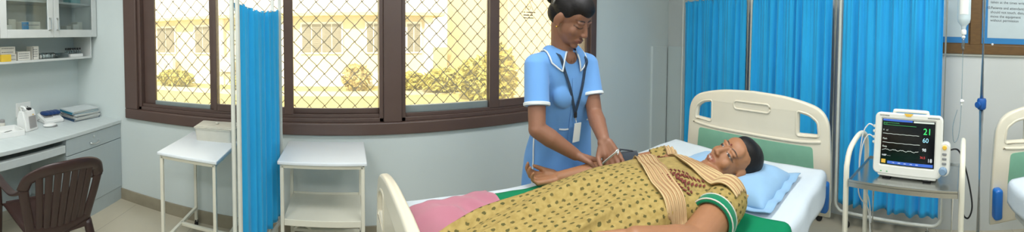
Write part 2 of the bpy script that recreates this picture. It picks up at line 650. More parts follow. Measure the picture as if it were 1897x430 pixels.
def plate_curve(splines, depth, bevel, res=2):
    """filled 2-D outlines (the first outer, the rest holes) with real thickness -> mesh in local XY, thickness along Z"""
    cu = bpy.data.curves.new('tmp', 'CURVE')
    cu.dimensions = '2D'
    cu.fill_mode = 'BOTH'
    cu.extrude = depth / 2 - bevel
    cu.bevel_depth = bevel
    cu.bevel_resolution = res
    for pts in splines:
        s = cu.splines.new('POLY')
        s.points.add(len(pts) - 1)
        for q, (x, y) in zip(s.points, pts):
            q.co = (x, y, 0, 1)
        s.use_cyclic_u = True
    o = bpy.data.objects.new('tmp', cu)
    COL.objects.link(o)
    dg = bpy.context.evaluated_depsgraph_get()
    me = bpy.data.meshes.new_from_object(o.evaluated_get(dg), depsgraph=dg)
    bpy.data.objects.remove(o)
    bpy.data.curves.remove(cu)
    bm = B()
    bm.from_mesh(me)
    bpy.data.meshes.remove(me)
    bmesh.ops.remove_doubles(bm, verts=bm.verts[:], dist=1e-5)
    return bm

def text_bm(body, size, thick=0.0004, align='LEFT'):
    cu = bpy.data.curves.new('tmp', 'FONT')
    cu.body = body
    cu.size = size
    cu.extrude = thick
    cu.align_x = align
    o = bpy.data.objects.new('tmp', cu)
    COL.objects.link(o)
    dg = bpy.context.evaluated_depsgraph_get()
    me = bpy.data.meshes.new_from_object(o.evaluated_get(dg), depsgraph=dg)
    bpy.data.objects.remove(o)
    bpy.data.curves.remove(cu)
    bm = B()
    bm.from_mesh(me)
    bpy.data.meshes.remove(me)
    return bm

def basis(o, ex, ey, ez):
    m = Matrix.Identity(4)
    for i, v in enumerate((ex, ey, ez)):
        m.col[i][:3] = Vector(v)
    m.col[3][:3] = Vector(o)
    return m

def round_rect(w, h, r, n=6, cx=0, cy=0):
    pts = []
    for sx, sy, a0 in ((1, 1, 0), (-1, 1, 90), (-1, -1, 180), (1, -1, 270)):
        for i in range(n + 1):
            a = R(a0 + 90 * i / n)
            pts.append((cx + sx * (w / 2 - r) + r * math.cos(a), cy + sy * (h / 2 - r) + r * math.sin(a)))
    return pts

def blob(name, bm, voxel, iters=4, factor=0.5):
    """overlapping closed shapes -> one continuous surface"""
    bmesh.ops.recalc_face_normals(bm, faces=bm.faces[:])
    me = bpy.data.meshes.new('tmp')
    bm.to_mesh(me)
    bm.free()
    o = bpy.data.objects.new('tmp', me)
    COL.objects.link(o)
    m = o.modifiers.new('r', 'REMESH')
    m.mode = 'VOXEL'
    m.voxel_size = voxel
    m.use_smooth_shade = True
    if iters:
        s = o.modifiers.new('s', 'SMOOTH')
        s.factor = factor
        s.iterations = iters
    dg = bpy.context.evaluated_depsgraph_get()
    out = bpy.data.meshes.new_from_object(o.evaluated_get(dg), depsgraph=dg)
    out.name = name
    bpy.data.objects.remove(o)
    bpy.data.meshes.remove(me)
    return out

def place_mesh(name, me, material, parent):
    me.transform(wmat(parent).inverted())
    return link_mesh(name, me, material, parent, True)

def bvh_of(o):
    bm = B()
    bm.from_mesh(o.data)
    bm.transform(wmat(o))
    t = BVHTree.FromBMesh(bm)
    bm.free()
    return t

def solid(bm, t):
    """give a sheet real thickness"""
    bmesh.ops.recalc_face_normals(bm, faces=bm.faces[:])
    bmesh.ops.solidify(bm, geom=bm.faces[:], thickness=t)
    return bm

def grid(bm, f, nu, nv, uv=False):
    vs = [[bm.verts.new(f(i / nu, j / nv)) for j in range(nv + 1)] for i in range(nu + 1)]
    lay = bm.loops.layers.uv.new('UVMap') if uv else None
    for i in range(nu):
        for j in range(nv):
            fc = bm.faces.new((vs[i][j], vs[i + 1][j], vs[i + 1][j + 1], vs[i][j + 1]))
            if lay:
                for lp, (a, b) in zip(fc.loops, ((i, j), (i + 1, j), (i + 1, j + 1), (i, j + 1))):
                    lp[lay].uv = (a / nu, b / nv)
    return bm

#@@ROOM
# ------------------------------------------------------------------ the room shell
YB = 2.4                       # inner face of the window wall
XL = -2.55                     # inner face of the left wall
CH = 2.9
WX0, WX1, WZ0, WZ1 = -1.90, 2.23, 0.78, 2.30
W_T = Vector((0.2785, 0.9604, 0))      # along the right wall, away from the camera
W_N = Vector((-0.9604, 0.2785, 0))     # out of the right wall into the room
W_O = Vector((2.81, 0, 0))
def wp(s, z, off=0.0):
    return W_O + W_T * s + W_N * off + Vector((0, 0, z))

bm = B()
mm(bm, (XL - 0.3, -2.9, -0.1), (4.0, YB + 0.25, 0))
struct(obj('floor', bm, M['floor']), 'beige glossy floor tiles across the whole room', 'floor')
bm = B()
mm(bm, (XL - 0.3, -2.9, CH), (4.0, YB + 0.25, CH + 0.1))
struct(obj('ceiling', bm, M['ceiling']), 'plain white ceiling of the ward', 'ceiling')
bm = B()
mm(bm, (XL - 0.2, YB, 0), (WX0, YB + 0.22, CH))
mm(bm, (WX1, YB, 0), (3.75, YB + 0.22, CH))
mm(bm, (WX0, YB, 0), (WX1, YB + 0.22, WZ0))
mm(bm, (WX0, YB, WZ1), (WX1, YB + 0.22, CH))
struct(obj('wall_back', bm, M['wall']), 'pale grey-blue painted wall around the long window', 'wall')
bm = B()
mm(bm, (XL - 0.2, -2.8, 0), (XL, YB, CH))
struct(obj('wall_left', bm, M['wall']), 'pale painted wall behind the desk and wall cabinet', 'wall')
bm = B()
box(bm, wp(-0.2, CH / 2, -0.1), (5.6, 0.2, CH), rot=basis((0, 0, 0), W_T, -W_N, (0, 0, 1)))
struct(obj('wall_right', bm, M['wall_cream']), 'pale wall behind the curtain screen and notice board', 'wall')
bm = B()
mm(bm, (XL - 0.2, -2.8, 0), (2.3, -2.6, CH))
struct(obj('wall_front', bm, M['wall']), 'plain painted wall opposite the window', 'wall')
bm = B()
mm(bm, (-1.99, YB - 0.012, 0), (3.44, YB, 0.1))
struct(obj('baseboard_back', bm, M['skirting']), 'brown-grey tile skirting under the window wall', 'baseboard')
bm = B()
mm(bm, (3.147, YB - 0.03, 0), (3.45, YB, 1.405), 0.004)
box(bm, wp(2.30, 0.7025, 0.015), (0.32, 0.03, 1.405), rot=basis((0, 0, 0), W_T, -W_N, (0, 0, 1)))
struct(obj('trim_1', bm, M['wall']), 'low boxed-in panel in the corner beside the curtain screen', 'trim')

# the long window: casing, frames, sashes, glass, diamond grille
win = thing('window_1', 'long brown-framed window with diamond security grilles', 'window', (0.165, YB, WZ0))
win['kind'] = 'structure'
bm = B()
cz = 0.09
mm(bm, (WX0, YB - 0.03, WZ0), (WX1, YB + 0.12, WZ0 + cz), 0.008)
mm(bm, (WX0, YB - 0.03, WZ1 - cz), (WX1, YB + 0.12, WZ1), 0.008)
mm(bm, (WX0, YB - 0.03, WZ0 + cz), (WX0 + 0.14, YB + 0.12, WZ1 - cz), 0.008)
mm(bm, (WX1 - 0.075, YB - 0.03, WZ0 + cz), (WX1, YB + 0.12, WZ1 - cz), 0.008)
mm(bm, (0.265, YB - 0.02, WZ0 + cz), (0.40, YB + 0.12, WZ1 - cz), 0.006)
obj('casing', bm, M['brown'], win)
bm = B()    # stepped inner frame with the sliding tracks
for x0, x1 in ((WX0 + 0.14, 0.265), (0.40, WX1 - 0.075)):
    mm(bm, (x0, YB + 0.0, WZ0 + cz), (x1, YB + 0.13, WZ0 + cz + 0.03), 0.003)
    mm(bm, (x0, YB + 0.02, WZ0 + cz + 0.03), (x1, YB + 0.035, WZ0 + cz + 0.055), 0.002)
    mm(bm, (x0, YB + 0.06, WZ0 + cz + 0.03), (x1, YB + 0.075, WZ0 + cz + 0.055), 0.002)
    for xa in ((x0, x0 + 0.03), (x1 - 0.03, x1)):
        mm(bm, (xa[0], YB + 0.0, WZ0 + cz), (xa[1], YB + 0.13, WZ1 - cz), 0.003)
obj('inner_frame', bm, M['brown'], win)
zs0 = WZ0 + cz + 0.05
def sash(x0, x1, y, bottom, sl, sr, alu, tinted):
    zb, zt = zs0, WZ1 - cz
    bm = B()
    mm(bm, (x0, y, zb), (x0 + sl, y + 0.03, zt), 0.004)
    mm(bm, (x1 - sr, y, zb), (x1, y + 0.03, zt), 0.004)
    mm(bm, (x0 + sl, y, zt - 0.05), (x1 - sr, y + 0.03, zt), 0.004)
    if not alu:
        mm(bm, (x0 + sl, y, zb), (x1 - sr, y + 0.03, bottom), 0.004)
    s = obj('sash', bm, M['brown'], win)
    if alu:
        bm = B()
        mm(bm, (x0 + sl, y - 0.004, zb), (x1 - sr, y + 0.03, bottom), 0.003)
        obj('sash_rail', bm, M['alu'], s)
    bm = B()
    mm(bm, (x0 + sl, y + 0.012, bottom), (x1 - sr, y + 0.016, zt - 0.05))
    obj('glass_pane', bm, M['tint_glass'] if tinted else M['glass'], s)
sash(-1.73, -1.01, YB + 0.055, 0.955, 0.115, 0.075, True, False)
sash(-1.04, -0.40, YB + 0.015, 0.975, 0.03, 0.07, False, False)
sash(-0.47, 0.275, YB + 0.055, 0.962, 0.055, 0.04, False, False)
sash(0.395, 1.215, YB + 0.055, 0.975, 0.025, 0.10, True, False)
sash(1.115, 2.165, YB + 0.015, 0.982, 0.085, 0.02, False, True)
def grille(x0, x1, z0, z1, y):
    """crimped wire diamonds in one opening"""
    bm = B()
    px, pz = 0.118, 0.124
    def seg(p, q):
        tube(bm, [p, q], 0.0036, n=4, caps=False)
    k0 = -40
    for sgn in (1, -1):
        for k in range(-40, 60):
            run = []
            nsub = 4
            for i in range(-2 * 40, 2 * 40):
                for j in range(nsub):
                    t = (i + j / nsub)
                    u = t * px / 2
                    v = sgn * t * pz / 2 + k * pz
                    w = 0.0028 * math.sin(2 * math.pi * t) * sgn
                    x = u + w
                    z = 0.9 + v
                    if x0 <= x <= x1 and z0 <= z <= z1:
                        run.append(Vector((x, y, z)))
                    else:
                        if len(run) > 1:
                            tube(bm, run, 0.0033, n=4, caps=False)
                        run = []
            if len(run) > 1:
                tube(bm, run, 0.0033, n=4, caps=False)
    i = math.floor(x0 / px * 2)
    while i * px / 2 < x1:
        k = -2
        while 0.9 + k * pz / 2 < z1:
            x, z = i * px / 2, 0.9 + k * pz / 2
            if (i + k) % 2 == 0 and x0 < x < x1 and z0 < z < z1:
                box(bm, (x, y, z), (0.016, 0.011, 0.009), 0.002, seg=1)
            k += 1
        i += 1
    obj('security_grille', bm, M['grille'], win)
for a, b in ((-1.73, -1.04), (-1.04, -0.43), (-0.43, 0.27), (0.39, 1.15), (1.15, 2.16)):
    grille(a, b, 0.93, WZ1 - cz, YB + 0.155)
# printed blessing sticker on the last pane: a small emblem over three lines of lettering
bm = B()
sy = YB + 0.0262
for (zz, x0, x1) in ((1.708, 1.415, 1.545), (1.683, 1.43, 1.525), (1.660, 1.43, 1.525)):
    x = x0
    while x < x1:
        wd = random.uniform(0.006, 0.016)
        mm(bm, (x, sy, zz - 0.004), (x + wd, sy + 0.0006, zz + random.uniform(0.002, 0.007)))
        x += wd + random.choice((0.001, 0.001, 0.008))
tube(bm, [(1.445, sy, 1.725), (1.488, sy, 1.81), (1.528, sy, 1.725)], 0.0022, n=5)
tube(bm, arc((1.487, sy, 1.747), 0.014, 0, 2 * math.pi, 14, (1, 0, 0), (0, 0, 1)), 0.002, n=5)
o = obj('sticker', bm, M['print'], win)
o['label'] = 'small printed sticker on the pane'

#@@OUTSIDE
# ------------------------------------------------------------------ outside the window
bm = B()
mm(bm, (-30, 2.75, -0.8), (40, 60, -0.62))
struct(obj('lawn', bm, M['lawn']), 'sunlit yellow-green lawn outside the window', 'lawn')
bm = B()
mm(bm, (-30, 11.6, -0.62), (6, 12.6, -0.60))
struct(obj('path', bm, M['path']), 'pale paved path in front of the building outside', 'path')
bd = thing('building', 'long cream single-storey building with grey shuttered windows across the lawn', 'building', (-6, 14, -0.62))
bm = B()
mm(bm, (-17, 14, -0.62), (3.7, 19, 2.35))
obj('wall', bm, M['facade'], bd)
bm = B()
mm(bm, (-17, 13.9, -0.62), (3.75, 14, -0.1), 0.02)
obj('plinth', bm, M['facade_white'], bd)
bm = B()
mm(bm, (-17.2, 13.45, 2.35), (4.1, 19.2, 2.5), 0.02)
obj('sunshade', bm, M['facade_yellow'], bd)
bm = B()
mm(bm, (-17.1, 13.8, 2.5), (3.9, 19.1, 3.6), 0.02)
obj('parapet', bm, M['facade_white'], bd)
for x in (-12.6, -5.6, -2.6, 3.5):
    bm = B()
    mm(bm, (x - 0.18, 13.78, -0.62), (x + 0.18, 14, 2.35), 0.02)
    obj('pilaster', bm, M['facade_white'], bd)
for x0, x1 in ((-9.0, -8.0), (-6.9, -6.1), (-4.4, -3.3), (-1.92, -0.22), (0.82, 1.42), (2.55, 3.15)):
    bm = B()
    mm(bm, (x0 - 0.06, 13.93, 0.76), (x1 + 0.06, 14, 2.12), 0.01)
    w = obj('window', bm, M['facade_white'], bd)
    n = max(2, round((x1 - x0) / 0.42))
    bm = B()
    for k in range(n):
        a = x0 + (x1 - x0) * k / n
        b = x0 + (x1 - x0) * (k + 1) / n
        mm(bm, (a + 0.02, 13.9, 0.84), (b - 0.02, 13.94, 2.03), 0.008)
        for q in range(14):
            zz = 0.9 + q * 0.08
            mm(bm, (a + 0.06, 13.885, zz), (b - 0.06, 13.905, zz + 0.04))
    obj('shutter', bm, M['shutter'], w)
for x, z in ((-8.3, 0.0), (-5.3, 0.0)):
    ac = thing('air_conditioner', 'grey air conditioner unit on the building wall, ' + ('left end' if x < -8 else 'nearer the middle'), 'air conditioner', (x, 13.65, z), group='air conditioner units outside')
    bm = B()
    mm(bm, (x - 0.42, 13.5, z), (x + 0.42, 13.8, z + 0.62), 0.03)
    obj('casing', bm, M['facade_white'], ac)
    bm = B()
    for q in range(5):
        tube(bm, arc((x - 0.1, 13.49, z + 0.31), 0.05 + 0.05 * q, 0, 2 * math.pi, 24, (1, 0, 0), (0, 0, 1)), 0.008, n=5)
    obj('fan_guard', bm, M['shutter'], ac)
bd2 = thing('annex', 'yellow-cream annex building at the right beyond the window', 'building', (9, 10, -0.62))
bm = B()
mm(bm, (5.0, 9.5, -0.62), (14, 16, 3.6))
obj('wall', bm, M['annex'], bd2)
bm = B()
mm(bm, (4.9, 9.3, 3.6), (14.2, 16.2, 3.8), 0.02)
obj('roof_slab', bm, M['facade'], bd2)

def shrub(label, c, rad, n, leafm, seed):
    rnd = random.Random(seed)
    s = thing('shrub', label, 'shrub', c, group='shrubs along the lawn')
    bm = B()
    for _ in range(5):
        a = rnd.uniform(0, 6.28)
        tube(bm, [Vector(c), Vector(c) + Vector((math.cos(a) * rad[0] * 0.3, math.sin(a) * rad[1] * 0.3, rad[2] * 0.9)),
                  Vector(c) + Vector((math.cos(a) * rad[0] * 0.6, math.sin(a) * rad[1] * 0.6, rad[2] * 1.5))], [0.03, 0.02, 0.008], n=5)
    obj('stem', bm, M['leaf_dry'], s)
    bm = B()
    for _ in range(n):
        while True:
            v = Vector((rnd.uniform(-1, 1), rnd.uniform(-1, 1), rnd.uniform(-1, 1)))
            if 0.35 < v.length < 1:
                break
        p = Vector(c) + Vector((v.x * rad[0], v.y * rad[1], rad[2] + v.z * rad[2]))
        rot = Euler((rnd.uniform(-1.2, 1.2), rnd.uniform(-1.2, 1.2), rnd.uniform(0, 6.3))).to_matrix()
        l = rnd.uniform(0.10, 0.2)
        q = [Vector((0, -l, 0)), Vector((l * 0.4, 0, 0.02)), Vector((0, l, 0)), Vector((-l * 0.4, 0, 0.02))]
        vs = [bm.verts.new(p + rot @ x) for x in q]
        bm.faces.new(vs[:3])
        bm.faces.new((vs[0], vs[2], vs[3]))
    obj('foliage', bm, leafm, s)
for i, (x, y, rx, rz) in enumerate(((-7.4, 12.9, 0.9, 0.35), (-4.0, 13.0, 0.8, 0.3), (0.35, 12.9, 0.55, 0.5), (2.3, 12.8, 0.9, 0.35), (3.6, 11.9, 0.9, 0.45), (4.2, 10.2, 0.65, 0.72), (4.25, 8.6, 0.55, 0.95))):
    shrub(('low shrub by the left windows of the building', 'low shrub by the middle of the building', 'small upright dry shrub between the shuttered windows',
           'low shrub under the last shuttered window', 'round yellow-green shrub at the corner of the building', 'mid-height yellow-green hedge shrub right of the building',
           'tallest yellow-green hedge shrub nearest the annex')[i], (x, y, -0.62), (rx, 0.5, rz), 900, M['leaf_dry'] if i == 2 else M['leaf'], i + 3)

#@@LEFT
# ------------------------------------------------------------------ desk, wall cabinet, chair
DX, DZ = -1.97, 0.75
desk = thing('desk', 'grey laminate desk with drawer and keyboard tray along the left wall', 'desk', (-2.25, 1.35, 0))
bm = B()
mm(bm, (XL, 0.30, DZ - 0.032), (DX, YB, DZ), 0.004)
obj('worktop', bm, M['laminate'], desk)
bm = B()
mm(bm, (XL + 0.01, 1.72, 0.12), (DX - 0.03, YB, DZ - 0.032))
obj('pedestal', bm, M['laminate_face'], desk)
bm = B()
mm(bm, (DX - 0.03, 1.718, 0.582), (DX - 0.008, YB - 0.004, DZ - 0.036), 0.002)
dr = obj('drawer', bm, M['laminate_face'], desk)
bm = B()
hy, hz, hx = 2.03, 0.634, DX - 0.008
tube(bm, smooth_path([(hx, hy - 0.05, hz), (hx + 0.022, hy - 0.045, hz - 0.004), (hx + 0.026, hy, hz - 0.012), (hx + 0.022, hy + 0.045, hz - 0.004), (hx, hy + 0.05, hz)], 5), 0.005, n=8)
o = obj('handle', bm, M['chrome'], dr, smooth=True)
bm = B()
lathe(bm, [(0.011, 0), (0.011, 0.004), (0.007, 0.006), (0, 0.006)], (hx, hy, 0.678), 16, (1, 0, 0))
mm(bm, (hx + 0.005, hy - 0.001, 0.671), (hx + 0.0075, hy + 0.001, 0.685))
obj('lock', bm, M['chrome'], dr)
bm = B()
mm(bm, (DX - 0.03, 1.718, 0.124), (DX - 0.008, YB - 0.004, 0.576), 0.002)
obj('cupboard_door', bm, M['laminate_face'], desk)
bm = B()
mm(bm, (XL + 0.01, 1.75, 0), (DX - 0.014, YB, 0.12))
obj('plinth', bm, M['laminate_face'], desk)
bm = B()
mm(bm, (XL + 0.02, 0.34, 0.612), (DX - 0.05, 1.712, 0.632))
mm(bm, (DX - 0.05, 0.34, 0.612), (DX - 0.012, 1.712, 0.672), 0.003)
obj('keyboard_tray', bm, M['laminate'], desk)
bm = B()
mm(bm, (XL + 0.04, 0.32, 0.1), (XL + 0.06, 1.72, 0.718))
obj('back_panel', bm, M['laminate_face'], desk)
bm = B()
mm(bm, (XL, 0.30, 0), (DX - 0.01, 0.322, 0.718))
obj('side_panel', bm, M['laminate_face'], desk)

# wall cabinet with glazed doors over an open shelf
CX = -2.25
cabz = 1.54
cab = thing('wall_cabinet', 'white wall cabinet with glazed doors above an open shelf', 'cabinet', (XL, 1.57, 1.33))
bm = B()
mm(bm, (XL, 0.76, cabz), (CX - 0.022, 2.385, cabz + 0.02))
mm(bm, (XL, 0.76, 2.18), (CX - 0.022, 2.385, 2.2))
mm(bm, (XL, 0.76, cabz + 0.02), (XL + 0.012, 2.385, 2.18))
mm(bm, (XL, 0.76, cabz + 0.02), (CX - 0.022, 0.78, 2.18))
mm(bm, (XL, 2.365, cabz + 0.02), (CX - 0.022, 2.385, 2.18))
obj('carcass', bm, M['cab_inside'], cab)
bm = B()
mm(bm, (XL + 0.012, 0.78, 1.845), (CX - 0.06, 2.365, 1.862))
obj('inner_shelf', bm, M['cab_white'], cab)
for y0, y1, hside in ((0.76, 1.299, 1), (1.302, 1.841, 1), (1.846, 2.388, -1)):
    bm = B()
    zb, zt = cabz - 0.004, 2.2
    mm(bm, (CX - 0.02, y0, zb), (CX, y0 + 0.062, zt), 0.003)
    mm(bm, (CX - 0.02, y1 - 0.062, zb), (CX, y1, zt), 0.003)
    mm(bm, (CX - 0.02, y0 + 0.062, zb), (CX, y1 - 0.062, zb + 0.07), 0.003)
    mm(bm, (CX - 0.02, y0 + 0.062, zt - 0.07), (CX, y1 - 0.062, zt), 0.003)
    d = obj('door', bm, M['cab_white'], cab)
    bm = B()
    mm(bm, (CX - 0.013, y0 + 0.058, zb + 0.066), (CX - 0.009, y1 - 0.058, zt - 0.066))
    obj('glass_pane', bm, M['cab_glass'], d)
    hy = y1 - 0.045 if hside > 0 else y0 + 0.035
    bm = B()
    tube(bm, [(CX, hy, 1.605), (CX + 0.025, hy, 1.61), (CX + 0.025, hy, 1.70), (CX, hy, 1.705)], 0.006, n=8)
    tube(bm, [(CX + 0.002, hy + 0.012, 1.60), (CX + 0.002, hy - 0.012, 1.60), (CX + 0.002, hy - 0.012, 1.71), (CX + 0.002, hy + 0.012, 1.71)], 0.003, n=5, closed=True)
    obj('handle', bm, M['chrome'], d)
bm = B()
mm(bm, (XL, 0.76, 1.328), (-2.30, 2.345, 1.346), 0.002)
obj('shelf_board', bm, M['cab_white'], cab)
bm = B()
mm(bm, (XL, 2.345, 1.328), (-2.30, 2.362, cabz), 0.002)
obj('side_panel', bm, M['cab_white'], cab)
bm = B()
mm(bm, (XL, 0.745, 1.328), (-2.30, 0.76, cabz), 0.002)
obj('side_panel', bm, M['cab_white'], cab)

def carton(name, label, a, b, m, cat='box', group=None, stripe=None, lines=0):
    """carton standing on a shelf: a, b world corners; front faces +X"""
    c = ((a[0] + b[0]) / 2, (a[1] + b[1]) / 2, a[2])
    t = thing(name, label, cat, c, group=group)
    bm = B()
    mm(bm, a, b, 0.003)
    obj('carton', bm, m, t)
    x = max(a[0], b[0])
    y0, y1 = sorted((a[1], b[1]))
    if stripe:
        bm = B()
        mm(bm, (x - 0.0005, y0 + (y1 - y0) * stripe[1], a[2] + 0.004), (x + 0.0012, y0 + (y1 - y0) * stripe[2], b[2] - 0.004))
        obj('printed_panel', bm, stripe[0], t)
    if lines:
        bm = B()
        rnd = random.Random(int(a[1] * 1000))
        for q in range(lines):
            z = a[2] + (b[2] - a[2]) * (0.75 - 0.5 * q / max(1, lines - 1))
            y = y0 + 0.01
            while y < y1 - 0.02:
                w = rnd.uniform(0.006, 0.018)
                mm(bm, (x - 0.0005, y, z - 0.003), (x + 0.0014, min(y + w, y1 - 0.006), z + 0.003))
                y += w + 0.004
        obj('print', bm, M['print_soft'], t)
    return t
sz = 1.346
carton('medicine_carton', 'white carton under another at the left end of the open shelf', (-2.46, 1.36, sz), (-2.345, 1.505, sz + 0.06), M['card_cream'], group='cartons on the open shelf', lines=2)
carton('medicine_carton', 'white carton lying on top of another at the shelf left end', (-2.46, 1.355, sz + 0.06), (-2.35, 1.50, sz + 0.122), M['card_white'], group='cartons on the open shelf', lines=2)
carton('medicine_carton', 'small yellow carton in front at the left end of the open shelf', (-2.34, 1.335, sz), (-2.305, 1.43, sz + 0.058), M['card_yellow'], group='cartons on the open shelf')
carton('medicine_carton', 'white printed carton lying between the stacked pair and the tall narrow carton', (-2.45, 1.525, sz), (-2.35, 1.655, sz + 0.076), M['card_white'], group='cartons on the open shelf', lines=3)
carton('medicine_carton', 'tall narrow white carton with dark top standing on the open shelf', (-2.44, 1.672, sz), (-2.345, 1.742, sz + 0.118), M['card_white'], group='cartons on the open shelf', stripe=(M['print'], 0.05, 0.14), lines=4)
t = thing('glove_bag', 'crumpled clear plastic bag on the open shelf beside tall carton', 'bag', (-2.40, 1.86, sz))
bm = B()
for k in range(7):
    ellipsoid(bm, (-2.40 + random.uniform(-0.03, 0.03), 1.79 + k * 0.024, sz + 0.028), (0.04, 0.022, 0.028), u=10, v=8)
me = blob('bag', bm, 0.007, 1)
me.transform(Matrix.Translation((0, 0, 0.0)))
place_mesh('bag', me, M['clear'], t)
bm = B()
for k in range(9):
    ellipsoid(bm, (-2.40 + random.uniform(-0.02, 0.02), 1.79 + k * 0.017, sz + 0.02), (0.014, 0.010, 0.018), u=8, v=6)
obj('contents', bm, M['white'], t, smooth=True)
t = thing('clear_tray', 'shallow clear plastic tray on the open shelf before the vials', 'tray', (-2.40, 2.02, sz))
bm = B()
mm(bm, (-2.46, 1.945, sz), (-2.34, 2.09, sz + 0.004))
for a, b in (((-2.46, 1.945), (-2.34, 1.949)), ((-2.46, 2.086), (-2.34, 2.09)), ((-2.344, 1.949), (-2.34, 2.086)), ((-2.46, 1.949), (-2.456, 2.086))):
    mm(bm, (a[0], a[1], sz), (b[0], b[1], sz + 0.045))
obj('tray', bm, M['clear'], t)
t = thing('vial_rack', 'white rack holding vials at the right end of the open shelf', 'rack', (-2.40, 2.20, sz))
bm = B()
mm(bm, (-2.46, 2.12, sz), (-2.345, 2.285, sz + 0.03), 0.004)
obj('rack', bm, M['white'], t)
vial = None
for i in range(3):
    for j in range(5):
        y, x = 2.138 + j * 0.032, -2.37 - i * 0.032
        lab = 'black-capped glass vial standing in the white rack'
        if vial is None:
            v = thing('vial', lab, 'vial', (x, y, sz + 0.03), group='vials in the white rack')
            bm = B()
            lathe(bm, [(0.011, 0), (0.011, 0.03), (0.007, 0.036), (0.007, 0.042), (0, 0.042)], (x, y, sz + 0.03), 12)
            obj('glass_body', bm, M['clear'], v, smooth=True)
            bm = B()
            lathe(bm, [(0.0095, 0.04), (0.0095, 0.055), (0.008, 0.057), (0, 0.057)], (x, y, sz + 0.03), 12)
            obj('cap', bm, M['black'], v)
            vial = v
        else:
            c = copy_tree(vial)
            c.location = (x, y, sz + 0.03)
cz2 = cabz + 0.02
for lab, y0, y1, h, m, x, kw in (
        ('white small carton at the left behind the cabinet glass', 1.38, 1.43, 0.085, 'card_white', -2.33, {}),
        ('pale tall carton beside the blue and white one in the cabinet', 1.455, 1.53, 0.14, 'card_cream', -2.42, {}),
        ('blue and white carton behind the left cabinet glass', 1.535, 1.73, 0.115, 'card_white', -2.34, dict(stripe=('card_blue', 0.0, 0.36), lines=2)),
        ('flat pale blue carton behind the right cabinet glass', 1.93, 2.045, 0.05, 'card_teal', -2.34, {}),
        ('white square carton beside the flat pale blue one in cabinet', 2.055, 2.11, 0.085, 'card_white', -2.36, {}),
        ('taller white carton in the middle behind right cabinet glass', 2.115, 2.19, 0.098, 'card_white', -2.34, {}),
        ('tallest white carton at the right behind cabinet glass', 2.21, 2.275, 0.125, 'card_cream', -2.38, {})):
    if 'stripe' in kw:
        kw['stripe'] = (M[kw['stripe'][0]],) + kw['stripe'][1:]
    x += 0.045
    carton('medicine_carton', lab, (x - 0.09, y0, cz2), (x, y1, cz2 + h), M[m], group='cartons inside the cabinet', **kw)
carton('medicine_carton', 'green-topped carton on the upper cabinet shelf', (-2.47, 2.15, 1.862), (-2.36, 2.28, 1.93), M['card_teal'], group='cartons inside the cabinet')

# socket on the wall above the desk
t = thing('wall_socket', 'white double wall socket plate just above the desk', 'socket', (XL, 1.69, 0.875))
bm = B()
mm(bm, (XL, 1.61, 0.815), (XL + 0.012, 1.775, 0.945), 0.004)
obj('plate', bm, M['white'], t)
bm = B()
mm(bm, (XL + 0.012, 1.635, 0.85), (XL + 0.017, 1.675, 0.91), 0.002)
obj('switch', bm, M['offwhite'], t)
for dy, dz in ((0, 0.02), (-0.015, -0.01), (0.015, -0.01)):
    bm = B()
    lathe(bm, [(0.005, 0), (0.005, 0.003), (0, 0.003)], (XL + 0.0115, 1.735 + dy, 0.88 + dz), 10, (1, 0, 0))
    obj('pin_hole', bm, M['black'], t)

# things lying on the desk
t = thing('instrument_tray', 'shallow white tray of small tools at the left end of desk', 'tray', (-2.32, 1.34, DZ))
bm = B()
tm = Matrix.Translation((-2.33, 1.36, DZ)) @ Matrix.Rotation(R(-8), 4, 'Z')
b2 = B()
mm(b2, (-0.1, -0.14, 0), (0.1, 0.14, 0.006), 0.002)
for a, b in (((-0.1, -0.14), (0.1, -0.132)), ((-0.1, 0.132), (0.1, 0.14)), ((-0.1, -0.14), (-0.092, 0.14)), ((0.092, -0.14), (0.1, 0.14))):
    mm(b2, (a[0], a[1], 0), (b[0], b[1], 0.045), 0.003)
b2.transform(tm)
obj('tray', b2, M['white'], t)
bm.free()
for nm, lab, dx, dy, l, r_, m, rz in (('thermometer', 'thin white thermometer lying in the desk tray', 0.02, 0.0, 0.12, 0.005, 'white', 20), ('forceps', 'steel forceps lying in the desk tray', -0.03, 0.03, 0.13, 0.005, 'steel', -15)):
    o = thing(nm, lab, nm, tm @ Vector((dx, dy, 0.007)))
    bm = B()
    d = Vector((math.sin(R(rz)), math.cos(R(rz)), 0))
    c = tm @ Vector((dx, dy, 0.012))
    tube(bm, [c - d * l / 2, c, c + d * l / 2], [r_, r_, r_ * 0.5], n=8)
    obj('shaft', bm, M[m], o, smooth=True)
    bm = B()
    ellipsoid(bm, c - d * l / 2, (0.006, 0.006, 0.006), u=8, v=6)
    obj('tip', bm, M['chrome'], o, smooth=True)
t = thing('small_jar', 'small beige jar at the far side of the desk tray', 'jar', (-2.47, 1.42, DZ))
bm = B()
lathe(bm, [(0.026, 0), (0.028, 0.01), (0.028, 0.06), (0.022, 0.066), (0, 0.066)], (-2.47, 1.42, DZ), 18)
obj('jar_body', bm, M['card_cream'], t, smooth=True)
bm = B()
lathe(bm, [(0.024, 0.064), (0.024, 0.085), (0.02, 0.088), (0, 0.088)], (-2.47, 1.42, DZ), 18)
obj('lid', bm, M['file_grey'], t)

